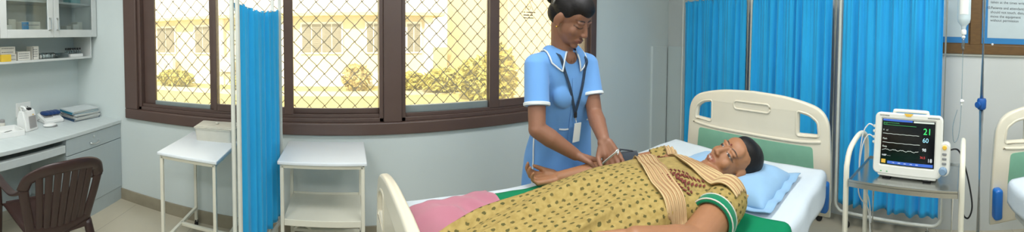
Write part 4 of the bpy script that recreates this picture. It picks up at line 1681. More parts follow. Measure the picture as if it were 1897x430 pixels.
# pillow: plump middle, stitched flat border
pl = thing('pillow', 'pale blue pillow with flat stitched border under the patient head', 'pillow', (1.50, 0.64, MZ + 0.008))
pm = Matrix.Translation((1.475, 0.65, MZ + 0.01)) @ Matrix.Rotation(R(-5), 4, 'Z')
def pil(u, v, top):
    x, y = (u - 0.5) * 2, (v - 0.5) * 2
    k = max(0, 1 - abs(x) ** 3) ** 0.55 * max(0, 1 - abs(y) ** 3) ** 0.55
    h = 0.085 * k
    dent = 0.028 * math.exp(-((x * 0.2 + 0.02) ** 2 + (y * 0.33 + 0.03) ** 2) / 0.018)
    wr = 0.004 * math.sin(9 * x + 4 * y) + 0.003 * math.sin(17 * y - 6 * x)
    z = 0.002 + (0.012 + h - dent + wr * k) if top else 0.002 - 0.0 * h
    return pm @ Vector((x * 0.185, y * 0.275, z))
bm = B()
nu, nv = 28, 36
tv = [[bm.verts.new(pil(i / nu, j / nv, True)) for j in range(nv + 1)] for i in range(nu + 1)]
bv = [[bm.verts.new(pil(i / nu, j / nv, False)) for j in range(nv + 1)] for i in range(nu + 1)]
for i in range(nu):
    for j in range(nv):
        bm.faces.new((tv[i][j], tv[i + 1][j], tv[i + 1][j + 1], tv[i][j + 1]))
        bm.faces.new((bv[i][j], bv[i][j + 1], bv[i + 1][j + 1], bv[i + 1][j]))
for i in range(nu):
    bm.faces.new((tv[i][0], bv[i][0], bv[i + 1][0], tv[i + 1][0]))
    bm.faces.new((tv[i][nv], tv[i + 1][nv], bv[i + 1][nv], bv[i][nv]))
for j in range(nv):
    bm.faces.new((tv[0][j], tv[0][j + 1], bv[0][j + 1], bv[0][j]))
    bm.faces.new((tv[nu][j], bv[nu][j], bv[nu][j + 1], tv[nu][j + 1]))
obj('cushion', bm, M['pillow'], pl, smooth=True)
bm = B()
def flange(u, v):
    x, y = (u - 0.5) * 2, (v - 0.5) * 2
    return pm @ Vector((x * 0.215, y * 0.315, 0.012 + 0.006 * math.sin(13 * x + 3) * abs(y) + 0.006 * math.sin(11 * y) * abs(x)))
grid(bm, flange, 20, 28)
solid(bm, 0.005)
obj('border', bm, M['pillow'], pl, smooth=True)

#@@CART
# ------------------------------------------------------------------ monitor cart, monitor, drip stand, notice board
cart = thing('monitor_cart', 'white tubular cart with steel tray under the patient monitor', 'cart', (1.66, -0.19, 0))
TZ = 0.85
CA, CB = Vector((1.555, 0.07, 0)), Vector((1.403, -0.418, 0))       # tray front corners
cd = (CB - CA).normalized()
cn = Vector((-cd.y, cd.x, 0))
cn = cn if cn.x > 0 else -cn           # away from the camera
up = Vector((0, 0, 1))
CW = (CB - CA).length
CD = 0.36
def cp(s, d, z):
    return CA + cd * s + cn * d + up * z
bm = B()
box(bm, (0, 0, 0), (CW, CD, 0.004))
for sx, sy, lx, ly in ((0, -1, CW, 0.004), (0, 1, CW, 0.004), (-1, 0, 0.004, CD), (1, 0, 0.004, CD)):
    box(bm, (sx * (CW / 2 - 0.002), sy * (CD / 2 - 0.002), -0.006), (lx, ly, 0.034), 0.001)
bm.transform(basis(cp(CW / 2, CD / 2, TZ - 0.004), cd, cn, up))
obj('tray', bm, M['steel'], cart)
for s in (-0.016, CW + 0.016):
    bm = B()
    P = [cp(s, 0.02, 0.09), cp(s, 0.02, 0.5), cp(s, 0.02, TZ + 0.03)] + smooth_path([cp(s, 0.022, TZ + 0.06), cp(s, 0.06, TZ + 0.125), cp(s, 0.15, TZ + 0.16), cp(s, CD - 0.12, TZ + 0.165), cp(s, CD - 0.04, TZ + 0.13), cp(s, CD - 0.012, TZ + 0.05)], 6) + [cp(s, CD - 0.012, 0.5), cp(s, CD - 0.012, 0.09)]
    tube(bm, P, 0.0135, n=12)
    obj('side_frame', bm, M['trolley'], cart, smooth=True)
    for d in (0.02, CD - 0.012):
        bm = B()
        lathe(bm, [(0, -0.013), (0.032, -0.013), (0.04, -0.008), (0.04, 0.008), (0.032, 0.013), (0, 0.013)], cp(s, d, 0.041), 18, cd)
        box(bm, cp(s, d, 0.075), (0.026, 0.03, 0.05), 0.005)
        obj('caster', bm, M['black'], cart)
for s in (0.035, CW - 0.035):
    bm = B()
    tube(bm, [cp(s, CD - 0.03, 0.25), cp(s, CD - 0.03, TZ - 0.02)], 0.0105, n=10)
    obj('tray_support', bm, M['trolley'], cart, smooth=True)
for p, q in ((cp(-0.016, CD - 0.012, 0.25), cp(CW + 0.016, CD - 0.012, 0.25)), (cp(-0.016, 0.02, 0.25), cp(-0.016, CD - 0.012, 0.25)), (cp(CW + 0.016, 0.02, 0.25), cp(CW + 0.016, CD - 0.012, 0.25))):
    bm = B()
    tube(bm, [p, q], 0.011, n=10)
    obj('cross_rail', bm, M['trolley'], cart, smooth=True)
bm = B()
box(bm, (0, 0, 0), (CW - 0.01, CD - 0.05, 0.004))
for sy in (-1, 1):
    box(bm, (0, sy * (CD / 2 - 0.027), 0.008), (CW - 0.01, 0.004, 0.022))
bm.transform(basis(cp(CW / 2, CD / 2, 0.266), cd, cn, up))
obj('lower_tray', bm, M['steel'], cart)

mon = thing('patient_monitor', 'beige bedside patient monitor with dark trace screen on the cart', 'monitor', cp(CW / 2, 0.16, TZ))
tilt = R(6)
mo = cp(0.258, 0.095, TZ + 0.018)
mx_ = (Matrix.Rotation(R(-2), 3, 'Z') @ cd)
mn = Vector((-mx_.y, mx_.x, 0))
mn = mn if mn.x < 0 else -mn            # towards the viewer
mu = (up * math.cos(tilt) - mn * math.sin(tilt)).normalized()
mf = mx_.cross(mu).normalized()
mf = mf if mf.dot(mn) > 0 else -mf
MW, MH, MD = 0.338, 0.295, 0.13
MBAS = basis(mo, mx_, mu, mf)            # local: x right, y up, z to the viewer; origin bottom centre of the front
def ml(bm):
    bm.transform(MBAS)
    return bm
def shell(bm, outlines):
    n = len(outlines[0][0])
    rings = [[bm.verts.new((x, y, z)) for x, y in P] for P, z in outlines]
    for a, b in zip(rings, rings[1:]):
        for k in range(n):
            bm.faces.new((a[k], a[(k + 1) % n], b[(k + 1) % n], b[k]))
    bm.faces.new(rings[0])
    bm.faces.new(list(reversed(rings[-1])))
rr = lambda w, h, r, cy: round_rect(w, h, r, 6, 0, cy)
bm = B()
shell(bm, [(rr(MW * 0.84, MH * 0.8, 0.03, MH * 0.47), -MD), (rr(MW * 0.9, MH * 0.88, 0.035, MH * 0.49), -MD + 0.02), (rr(MW * 0.985, MH * 0.985, 0.028, MH / 2), -0.035), (rr(MW, MH, 0.026, MH / 2), -0.02), (rr(MW, MH, 0.026, MH / 2), -0.006), (rr(MW - 0.012, MH - 0.012, 0.022, MH / 2), 0.0), (rr(MW - 0.06, MH - 0.062, 0.01, MH / 2 + 0.008), 0.0), (rr(MW - 0.066, MH - 0.068, 0.008, MH / 2 + 0.008), -0.004)])
body = obj('housing', ml(bm), M['monitor'], mon, auto=35)
bm = B()
box(bm, (0, 0.004, -0.05), (MW * 0.86, 0.03, 0.09), 0.008)
obj('base', ml(bm), M['monitor'], mon, auto=35)
for x in (-0.1, 0.1):
    bm = B()
    box(bm, (x, -0.012, -0.05), (0.04, 0.012, 0.08), 0.003)
    obj('rubber_foot', ml(bm), M['black'], mon)
SW, SH, SY = MW - 0.072, MH - 0.076, MH / 2 + 0.008
bm = B()
box(bm, (0, SY, -0.0035), (SW, SH, 0.003), 0.001)
scr = obj('screen', ml(bm), M['screen_glass'], mon)
zf = -0.0012
def mark(name, pts_or_box, material, parent=scr):
    bm = B()
    for it in pts_or_box:
        if it[0] == 'l':
            tube(bm, [(x, y, zf) for x, y in it[1]], 0.0009, n=4)
        else:
            x, y, w, h = it[1]
            box(bm, (x, y, zf), (w, h, 0.0008))
    return obj(name, ml(bm), material, parent)
L0, T0 = -SW / 2, SY + SH / 2
fx = lambda q: L0 + SW * q
fy = lambda q: T0 - SH * q
mark('title_bar', [('b', (fx(0.30), fy(0.025), SW * 0.56, 0.009))], M['led_blue'])
mark('title_panel', [('b', (fx(0.79), fy(0.03), SW * 0.38, 0.008))], M['wave_grey'])
mark('trace', [('l', [(fx(0.03 + 0.62 * k / 60), fy(0.13) + 0.0006 * math.sin(k * 1.9)) for k in range(61)]), ('l', [(fx(0.03 + 0.30 * k / 24), fy(0.085) + 0.002 * math.sin(k * 2.3)) for k in range(25)])], M['wave_green'])
mark('trace', [('l', [(fx(0.03 + 0.68 * k / 40), fy(0.325) + 0.0006 * math.sin(k * 0.9)) for k in range(41)])], M['wave_grey'])
mark('trace', [('l', [(fx(0.03 + 0.70 * k / 40), fy(0.52) + 0.0006 * math.sin(k * 0.7)) for k in range(41)])], M['wave_grey'])
mark('trace', [('l', [(fx(0.03 + 0.68 * k / 90), fy(0.68) + 0.006 * abs(math.sin(k * 0.16)) ** 0.8 * (1.0 + 0.2 * math.sin(k)) - 0.003) for k in range(91)])], M['wave_grey'])
mark('softkey_bar', [('b', (fx(0.56), fy(0.945), SW * 0.84, 0.013))], M['led_blue'])
mark('softkey_icon', [('b', (fx(0.25 + 0.11 * k), fy(0.945), 0.012, 0.004)) for k in range(5)], M['led_white'])
mark('softkey_button', [('b', (fx(0.065), fy(0.93), 0.021, 0.018))], M['yellow'])
def mtext(s, qx, qy, size, material, name='reading'):
    bm = text_bm(s, size, 0.0003)
    bm.transform(Matrix.Translation((fx(qx), fy(qy), zf)))
    obj(name, ml(bm), material, scr)
mtext('21', 0.78, 0.285, 0.042, M['led_green'])
mtext('60', 0.775, 0.455, 0.030, M['led_cyan'])
mtext('98', 0.775, 0.645, 0.020, M['led_white'])
mtext('36.5', 0.74, 0.80, 0.015, M['led_red'])
mtext('18', 0.875, 0.87, 0.024, M['led_white'])
mtext('II  x1', 0.03, 0.115, 0.010, M['wave_green'], 'lead_text')
mtext('V   x1', 0.03, 0.265, 0.011, M['wave_grey'], 'lead_text')
mtext('Pleth', 0.03, 0.455, 0.011, M['wave_grey'], 'lead_text')
mtext('Resp', 0.03, 0.625, 0.012, M['wave_grey'], 'lead_text')
mtext('NIBP - - -', 0.03, 0.815, 0.011, M['led_white'], 'lead_text')
# small lettering on the bezel, alarm light, ear with keys and knob, carrying handle
def dashes(x0, x1, y, h, rnd):
    bm = B()
    x = x0
    while x < x1:
        w = rnd.uniform(0.002, 0.005)
        box(bm, (x + w / 2, y, 0.0006), (w, h, 0.0006))
        x += w + 0.0012
    return ml(bm)
rnd = random.Random(3)
obj('lettering', dashes(-0.145, -0.10, MH - 0.014, 0.005, rnd), M['print_soft'], body)
obj('lettering', dashes(0.095, 0.15, MH - 0.014, 0.005, rnd), M['print_soft'], body)
bm = B()
prism(bm, [(-0.022, MH + 0.001), (0.022, MH + 0.001), (0.012, MH - 0.012), (-0.012, MH - 0.012)], (0, 0, -0.006), (1, 0, 0), (0, 1, 0), (0, 0, 1), 0.009)
obj('alarm_light', ml(bm), M['yellow'], mon)
for x in (-0.125, -0.095):
    bm = B()
    box(bm, (x, 0.014, 0.0008), (0.007, 0.004, 0.0014))
    obj('status_light', ml(bm), M['wave_green'], mon)
bm = B()
ear = round_rect(0.05, 0.155, 0.023, 6, MW / 2 + 0.012, 0.092)
shell(bm, [(ear, -0.06), (ear, -0.010), (round_rect(0.044, 0.149, 0.021, 6, MW / 2 + 0.012, 0.092), -0.004)])
earo = obj('key_panel', ml(bm), M['monitor'], mon, auto=35)
for k, (yy, m_) in enumerate(((0.148, 'yellow'), (0.118, 'print_soft'), (0.096, 'print_soft'), (0.074, 'print_soft'))):
    bm = B()
    if k == 0:
        lathe(bm, [(0.011, -0.005), (0.011, 0.0), (0.008, 0.003), (0, 0.003)], (MW / 2 + 0.012, yy, 0), 16)
    else:
        box(bm, (MW / 2 + 0.012, yy, -0.002), (0.021, 0.011, 0.007), 0.003)
    obj('key', ml(bm), M[m_], earo)
bm = B()
lathe(bm, [(0.020, -0.006), (0.020, 0.001), (0.0165, 0.004), (0.0155, 0.016), (0.013, 0.019), (0, 0.019)], (MW / 2 + 0.008, 0.040, 0), 24)
obj('knob', ml(bm), M['knob_grey'], earo, auto=40)
bm = B()
tube(bm, smooth_path([(-0.085, MH - 0.01, -0.06), (-0.085, MH + 0.002, -0.058), (-0.07, MH + 0.008, -0.056), (0.07, MH + 0.008, -0.056), (0.085, MH + 0.002, -0.058), (0.085, MH - 0.01, -0.06)], 5), 0.009, n=10)
obj('handle', ml(bm), M['monitor'], mon, smooth=True)
for yy in (0.135, 0.16, 0.19, 0.215):
    bm = B()
    lathe(bm, [(0.0085, 0), (0.0085, 0.022), (0.006, 0.03), (0, 0.03)], (-MW / 2 + 0.005, yy, -0.06), 12, (-1, 0, 0))
    obj('lead_plug', ml(bm), M['offwhite'], mon)
# leads drooping from the left plugs
for k, (yy, sag_, lab) in enumerate(((0.215, 0.05, 'white sensor lead from the upper left plug of the monitor'), (0.16, 0.10, 'white sensor lead from the lower left plug of the monitor'))):
    a = MBAS @ Vector((-MW / 2 - 0.024, yy, -0.06))
    P = smooth_path([a, a - mx_ * 0.03 + up * 0.004, a - mx_ * 0.062 - up * (0.05 + sag_ * 0.3), a - mx_ * 0.072 - up * (0.20 + sag_), a - mx_ * 0.05 - mf * 0.10 - up * 0.42, a - mx_ * 0.04 - mf * 0.12 - up * 0.56], 7)
    bm = B()
    tube(bm, P, 0.0035, n=7)
    tag(obj('sensor_lead', bm, M['white'], smooth=True, base=tuple(P[-1])), lab, 'cable', 'sensor leads of the monitor')
a = MBAS @ Vector((MW / 2 + 0.02, 0.12, -0.07))
P = smooth_path([a, a + mx_ * 0.05 + up * 0.005 - mf * 0.02, a + mx_ * 0.085 - up * 0.06, a + mx_ * 0.115 - up * 0.17, a + mx_ * 0.13 - up * 0.27, a + mx_ * 0.112 - up * 0.325, a + mx_ * 0.085 - up * 0.31 - mf * 0.03, a + mx_ * 0.085 - up * 0.2 - mf * 0.06], 8)
bm = B()
tube(bm, P, 0.0042, n=8)
tag(obj('power_cord', bm, M['black'], smooth=True, base=tuple(P[5])), 'black power cord looping down at the right of the monitor', 'cord')

# drip stand
IV = Vector((2.065, -0.76, 0))
st = thing('drip_stand', 'chrome drip stand with blue height clamp before the notice board', 'drip stand', IV)
bm = B()
tube(bm, [IV + up * 0.10, IV + up * 1.13], 0.0175, n=16)
obj('pole', bm, M['chrome'], st, smooth=True)
bm = B()
tube(bm, [IV + up * 1.10, IV + up * 2.02], 0.0145, n=16)
obj('upper_pole', bm, M['chrome'], st, smooth=True)
bm = B()
lathe(bm, [(0.0, 1.09), (0.024, 1.085), (0.031, 1.095), (0.032, 1.145), (0.026, 1.158), (0, 1.158)], IV, 20)
kd = Vector((-0.55, 0.83, 0)).normalized()
lathe(bm, [(0.012, 0), (0.012, 0.03), (0.02, 0.034), (0.02, 0.05), (0, 0.052)], IV + up * 1.12, 14, kd)
obj('clamp', bm, M['knob_blue'], st, auto=40)
for k in range(5):
    an = 2 * math.pi * k / 5 + 0.3
    d = Vector((math.cos(an), math.sin(an), 0))
    bm = B()
    tube(bm, [IV + up * 0.12, IV + d * 0.1 + up * 0.11, IV + d * 0.24 + up * 0.075], 0.012, n=10)
    l = obj('leg', bm, M['chrome'], st, smooth=True)
    bm = B()
    lathe(bm, [(0, -0.01), (0.024, -0.01), (0.028, 0), (0.024, 0.01), (0, 0.01)], IV + d * 0.24 + up * 0.03, 16, d.cross(up))
    box(bm, IV + d * 0.24 + up * 0.058, (0.02, 0.02, 0.035), 0.004)
    obj('caster', bm, M['black'], l)
bd_ = Vector((2.011, -0.604, 0)) - IV
bl = bd_.length
bdn = bd_.normalized()
for sg in (1, -1):
    bm = B()
    P = [IV + up * 2.0, IV + bdn * sg * 0.05 + up * 2.03, IV + bdn * sg * (bl - 0.03) + up * 2.035] + [IV + bdn * sg * (bl - 0.03 + 0.03 * math.sin(q)) + up * (2.005 + 0.03 * math.cos(q)) for q in (0.6, 1.2, 1.8, 2.4, 3.1)] + [IV + bdn * sg * (bl - 0.05) + up * 1.985]
    tube(bm, P, 0.004, n=8)
    obj('hook', bm, M['chrome'], st, smooth=True)
BP = Vector((2.011, -0.604, 0))
iv = thing('drip_bottle', 'milky drip bottle hanging from the drip stand hook', 'drip bottle', BP + up * 1.15)
bm = B()
lathe(bm, [(0, 1.603), (0.014, 1.603), (0.015, 1.62), (0.02, 1.632), (0.038, 1.652), (0.043, 1.675), (0.043, 1.80), (0.040, 1.86), (0.030, 1.89), (0.012, 1.905), (0.010, 1.935), (0, 1.94)], BP, 28)
bott = obj('bottle', bm, M['saline'], iv, smooth=True)
bm = B()
tube(bm, arc(BP + up * 1.958, 0.022, 0, 2 * math.pi, 18, bdn, up), 0.003, n=6)
obj('hanging_ring', bm, M['white'], iv, smooth=True)
bm = B()
pa = Vector((-0.958, 0.287, 0))
def lab(u, v):
    an = math.atan2(pa.y, pa.x) + (u - 0.5) * 1.3
    return BP + Vector((math.cos(an), math.sin(an), 0)) * 0.0437 + up * (1.70 + 0.12 * v)
grid(bm, lab, 10, 4)
solid(bm, 0.0006)
obj('paper_label', bm, M['white'], iv)
bm = B()
lathe(bm, [(0, 1.574), (0.017, 1.574), (0.019, 1.58), (0.019, 1.598), (0.016, 1.606), (0, 1.606)], BP, 18)
obj('cap', bm, M['white'], iv, auto=40)
bm = B()
lathe(bm, [(0, 1.548), (0.006, 1.548), (0.012, 1.553), (0.013, 1.562), (0.008, 1.570), (0.006, 1.578), (0, 1.578)], BP, 14)
obj('spike', bm, M['white'], iv, smooth=True)
bm = B()
lathe(bm, [(0, 1.478), (0.005, 1.478), (0.0095, 1.488), (0.0095, 1.54), (0.007, 1.55), (0, 1.55)], BP, 14)
obj('drip_chamber', bm, M['clear'], iv, smooth=True)
bm = B()
P = smooth_path([BP + up * 1.48, BP + up * 1.30, BP + up * 1.15, BP + up * 1.0 + bdn * 0.006, BP + up * 0.92 + bdn * 0.02, BP + up * 0.9 + bdn * 0.05, BP + up * 1.0 + bdn * 0.06, BP + up * 1.1 + bdn * 0.03], 6)
tube(bm, P, 0.0026, n=7)
obj('tubing', bm, M['clear'], iv, smooth=True)
bm = B()
mm(bm, BP + Vector((-0.008, -0.008, 1.125)), BP + Vector((0.008, 0.008, 1.165)), 0.004)
lathe(bm, [(0, -0.012), (0.009, -0.012), (0.009, 0.012), (0, 0.012)], BP + Vector((-0.008, 0, 1.152)), 12, (0, 1, 0))
obj('roller_clamp', bm, M['white'], iv)

# notice board on the right wall
WB = basis((0, 0, 0), W_T, (0, 0, 1), W_N)
WB3 = WB.to_3x3()
def wall_box(bm, s0, s1, z0, z1, d0, d1, bevel=0.0):
    b2 = B()
    box(b2, (0, 0, 0), (abs(s1 - s0), abs(z1 - z0), abs(d1 - d0)), bevel)
    c = wp((s0 + s1) / 2, (z0 + z1) / 2, (d0 + d1) / 2)
    m = WB.copy()
    m.col[3][:3] = c
    b2.transform(m)
    me = bpy.data.meshes.new('t')
    b2.to_mesh(me)
    b2.free()
    bm.from_mesh(me)
    bpy.data.meshes.remove(me)
nb = thing('notice_board', 'brown wooden framed notice board on the right wall', 'notice board', wp(-1.1, 1.44, 0))
S0, S1, SM0, SM1 = -2.05, -0.20, -0.945, -0.862
bm = B()
wall_box(bm, S0, S1, 1.44, 1.515, 0, 0.035, 0.004)
wall_box(bm, S0, S1, 2.30, 2.37, 0, 0.035, 0.004)
wall_box(bm, S0, S0 + 0.07, 1.515, 2.30, 0, 0.035, 0.004)
wall_box(bm, S1 - 0.07, S1, 1.515, 2.30, 0, 0.035, 0.004)
wall_box(bm, SM0, SM1, 1.515, 2.30, 0, 0.035, 0.004)
obj('frame', bm, M['wood'], nb)
bm = B()
wall_box(bm, S0 + 0.07, S1 - 0.07, 1.515, 2.30, 0, 0.012)
obj('board', bm, M['wood'], nb)
bm = B()
wall_box(bm, S0, S1, 1.425, 1.44, 0, 0.02)
obj('bottom_bead', bm, M['offwhite'], nb)
for nm, a, b, lb in (('right', S0 + 0.10, SM0 - 0.012, 'numbered printed instruction poster with blue border at right edge'), ('left', SM1 + 0.015, S1 - 0.10, 'blue-bordered poster behind the drip bottle, mostly hidden by the screen')):
    po = thing('poster', lb, 'poster', wp((a + b) / 2, 1.53, 0.013))
    bm = B()
    wall_box(bm, a, b, 1.528, 2.29, 0.0125, 0.0145)
    obj('border', bm, M['poster_blue'], po)
    bm = B()
    wall_box(bm, a + 0.05, b - 0.045, 1.575, 2.24, 0.0145, 0.016)
    obj('paper', bm, M['poster_paper'], po)
    if nm == 'left':
        continue
    # the wall's +s runs to the left in the view, so lettering runs along -s
    for body, sL, z, size in (('taken at the times written', -1.022, 1.868, 0.030), ('10.', -0.988, 1.822, 0.030), ('Patients and attendants', -1.024, 1.822, 0.030), ('should not touch, disturb', -1.022, 1.787, 0.030), ('move the equipment', -1.022, 1.752, 0.030), ('without permission', -1.022, 1.720, 0.030),
                              ('9.', -0.985, 1.945, 0.030), ('All medicines must be', -1.022, 1.945, 0.030)):
        bm = text_bm(body, size, 0.0004)
        m = basis(wp(sL, z - 0.01, 0.0165), -W_T, (0, 0, 1), W_N)
        bm.transform(m)
        obj('lettering', bm, M['print'], po)
bm = B()
lathe(bm, [(0, 0), (0.009, 0), (0.006, 0.008), (0.009, 0.016), (0, 0.017)], wp(-1.045, 1.524, 0.016), 12, W_N)
tag(obj('push_pin', bm, M['white'], base=tuple(wp(-1.045, 1.524, 0.016))), 'white push pin at the lower edge of the instruction poster', 'pin')

#@@PEOPLE
# ------------------------------------------------------------------ people
def head_frame(c, fwd, upv, s):
    f = Vector(fwd).normalized()
    u = Vector(upv)
    u = (u - f * u.dot(f)).normalized()
    l = f.cross(u)
    return basis(c, l * s, f * s, u * s)
def head_shapes(bm, HM, ears=True):
    b = B()
    E = lambda c, r, rot=None: ellipsoid(b, c, r, rot, 24, 16)
    E((0, -0.012, 0.034), (0.074, 0.094, 0.085))            # cranium
    E((0, 0.022, -0.030), (0.061, 0.070, 0.082))            # face
    E((0, 0.030, -0.070), (0.047, 0.056, 0.042))            # jaw
    E((0, 0.072, -0.098), (0.021, 0.017, 0.016))            # chin
    E((0, 0.058, 0.040), (0.054, 0.025, 0.042))             # forehead
    for s in (-1, 1):
        E((s * 0.036, 0.058, -0.030), (0.022, 0.022, 0.026))        # cheek
        E((s * 0.029, 0.076, 0.018), (0.025, 0.0105, 0.0085))       # brow ridge
        E((s * 0.031, 0.0725, -0.001), (0.0150, 0.0125, 0.0110))     # eyelids over the eye
        E((s * 0.0115, 0.100, -0.036), (0.008, 0.0105, 0.0075))     # nostril wing
        if ears:
            E((s * 0.077, -0.008, -0.006), (0.009, 0.020, 0.033), Euler((R(-12), 0, R(s * 22))).to_matrix())
            E((s * 0.076, -0.002, -0.034), (0.007, 0.010, 0.012))
    limb(b, (0, 0.082, 0.014), (0, 0.1045, -0.031), 0.0090, 0.0118, 12)   # nose
    E((0, 0.092, -0.0615), (0.0215, 0.0095, 0.0062))        # upper lip
    E((0, 0.0905, -0.0735), (0.0185, 0.0095, 0.0072))       # lower lip
    E((0, 0.082, -0.067), (0.028, 0.012, 0.016))
    b.transform(HM)
    me = bpy.data.meshes.new('t')
    b.to_mesh(me)
    b.free()
    bm.from_mesh(me)
    bpy.data.meshes.remove(me)
def hand_shapes(bm, wrist, d, palm, thumb, curls, s=1.0, spread=0.10, thumb_in=0.5, thumb_out=0.62):
    """palm, four unequal fingers and a thumb; d fingers' direction, palm = the way the palm faces, thumb = side (+1/-1 along d x palm)"""
    w, d, n = Vector(wrist), Vector(d).normalized(), Vector(palm)
    n = (n - d * n.dot(d)).normalized()
    l = d.cross(n) * thumb              # towards the thumb side
    lens = (0.072, 0.080, 0.075, 0.058)
    for i in range(4):
        off = 0.0315 - 0.021 * i
        k0 = w + d * 0.012 * s + l * off * 0.55 * s
        k1 = w + d * (0.088 - 0.004 * abs(i - 1)) * s + l * off * s
        limb(bm, k0, k1, 0.0155 * s, 0.0112 * s, 12)
        fd = (d + l * spread * (1.2 - 0.8 * i)).normalized()
        fn = (n - fd * n.dot(fd)).normalized()
        p = k1
        ang = 0
        rad = (0.0098, 0.0090, 0.0080, 0.0066)
        for q, (frac, c) in enumerate(zip((0.45, 0.31, 0.24), curls[i])):
            ang += c
            v = fd * math.cos(ang) + fn * math.sin(ang)
            p2 = p + v * lens[i] * frac * s
            limb(bm, p, p2, rad[q] * s * (0.9 if i == 3 else 1), rad[q + 1] * s * (0.9 if i == 3 else 1), 12)
            p = p2
    limb(bm, w + l * 0.012 * s, w + d * 0.045 * s + l * 0.022 * s + n * 0.008 * s, 0.019 * s, 0.017 * s, 12)
    p = w + d * 0.018 * s + l * 0.026 * s + n * 0.006 * s
    v = (d * (1.34 - thumb_out) + l * thumb_out + n * 0.30).normalized()
    tn = (d * 0.45 - l * thumb_in + n * 0.55).normalized()
    for ln, r0, r1, m_ in ((0.036, 0.0145, 0.0108, 0.0), (0.031, 0.0108, 0.0098, 0.45), (0.025, 0.0098, 0.0072, 0.65)):
        vv = (v * (1 - m_) + tn * m_).normalized()
        p2 = p + vv * ln * s
        limb(bm, p, p2, r0 * s, r1 * s, 12)
        p = p2
def paint(me, fn):
    at = me.color_attributes.new('Col', 'FLOAT_COLOR', 'POINT')
    for i, v in enumerate(me.vertices):
        at.data[i].color = fn(v.co)
def face_colour(HM, skin, lip, hair, closed, s=1.0, teeth=False):
    inv = HM.inverted()
    S, LP = srgb(*skin), srgb(*lip)
    dark, white = srgb(*hair), srgb(225, 222, 214)
    lid = tuple(x * 0.62 for x in S[:3]) + (1,)
    def mixc(a, b, t):
        t = max(0, min(1, t))
        return tuple(a[k] * (1 - t) + b[k] * t for k in range(3)) + (1,)
    def f(co):
        q = inv @ co
        c = S
        if q.length > 0.2:
            return c
        x, y, z = abs(q.x), q.y, q.z
        if y > 0.05:
            # lips
            up_ = 9.0 * q.x * q.x if teeth else 0.0
            e = (q.x / 0.0255) ** 2 + ((z + 0.0672 - up_) / 0.0112) ** 2
            c = mixc(c, LP, min(0.85, (1.25 - e) * 2.0))
            mouth = abs(z + 0.0668 - 9.0 * q.x * q.x)
            if teeth:
                et = (q.x / 0.0150) ** 2 + ((z + 0.0668 - 10.0 * q.x * q.x) / 0.0024) ** 2
                c = mixc(c, white, min(0.7, (1.15 - et) * 3))
            elif x < 0.022:
                c = mixc(c, dark, min(0.5, (0.0018 - mouth) * 500))
            # brows: thin arcs
            bz = 0.0235 + 0.004 * (1 - ((x - 0.032) / 0.02) ** 2)
            if 0.011 < x < 0.052:
                c = mixc(c, dark, (0.0036 - abs(z - bz)) * 420 * min(1, (0.053 - x) / 0.014))
            # eyes
            ex, ez = (x - 0.031) / 0.0155, (z + 0.001)
            if abs(ex) < 1.15:
                if closed:
                    line = abs(ez + 0.0055 - 0.004 * ex * ex)
                    c = mixc(c, dark, (0.0030 - line) * 500)
                    if ez > -0.004 and ez < 0.008:
                        c = mixc(c, lid, 0.35)
                else:
                    lim = 0.0042 * max(0, 1 - ex * ex)
                    if abs(ez) < lim:
                        c = mixc(white, S, 0.25)
                        if ex * ex * 1.0 + (ez / 0.0155) ** 2 < 0.32:
                            c = dark
                    top = 0.0042 * max(0, 1 - ex * ex)
                    c = mixc(c, dark, (0.0026 - abs(ez - top)) * 480)
                    c = mixc(c, dark, (0.0014 - abs(ez + top)) * 300)
            # nostrils
            en = ((x - 0.0075) / 0.0042) ** 2 + ((y - 0.103) / 0.008) ** 2
            if z < -0.0395 and en < 1:
                c = mixc(c, dark, 0.35)
        return c
    return f
def loft(bm, rings, n=48):
    vr = []
    for R_ in rings:
        vr.append([bm.verts.new(p) for p in R_])
    m = len(vr[0])
    for a, b in zip(vr, vr[1:]):
        for k in range(m):
            bm.faces.new((a[k], a[(k + 1) % m], b[(k + 1) % m], b[k]))
    bm.faces.new(list(reversed(vr[0])))
    bm.faces.new(vr[-1])
    return bm
def interp_stations(st, per=6):
    P = [Vector(s[:3]) for s in st]
    Q = [Vector((s[3], s[4], 0)) for s in st]
    return list(zip(smooth_path(P, per), smooth_path(Q, per)))

#@@NURSE
NS = 1.086
nurse = thing('nurse', 'standing nurse in pale blue uniform with lanyard bending over the patient arm', 'person', (1.12, 1.58, 0))
SRt, ERt, WRt = Vector((0.868, 1.345, 1.37)), Vector((0.822, 1.262, 1.075)), Vector((0.992, 1.19, 0.945))
SLt, ELt, WLt = Vector((1.185, 1.335, 1.365)), Vector((1.168, 1.25, 1.105)), Vector((1.075, 1.085, 1.025))
NC = Vector((1.018, 1.325, 1.43))
NH = Vector((1.008, 1.2585, 1.5925))
nfw = Vector((0.283, -0.818, -0.501))
nup = Vector((0.072, -0.503, 0.862))
HMn = head_frame(NH, nfw, nup, NS)
bm = B()
head_shapes(bm, HMn)
limb(bm, NC - Vector((0, -0.01, 0.05)), HMn @ Vector((0, -0.03, -0.05)), 0.058, 0.054, 20)
ellipsoid(bm, (1.03, 1.335, 1.385), (0.12, 0.062, 0.05))
ellipsoid(bm, (1.025, 1.298, 1.395), (0.05, 0.042, 0.045))
for (c, r) in (((1.06, 1.40, 1.24), (0.13, 0.085, 0.14)), ((1.09, 1.44, 1.05), (0.12, 0.08, 0.14)), ((1.11, 1.48, 0.86), (0.15, 0.09, 0.13))):
    ellipsoid(bm, c, r)
for S_, E_, W_ in ((SRt, ERt, WRt), (SLt, ELt, WLt)):
    limb(bm, S_, E_, 0.048, 0.040, 18)
    limb(bm, E_, E_.lerp(W_, 0.35), 0.041, 0.043, 18)
    limb(bm, E_.lerp(W_, 0.3), W_, 0.043, 0.028, 18)
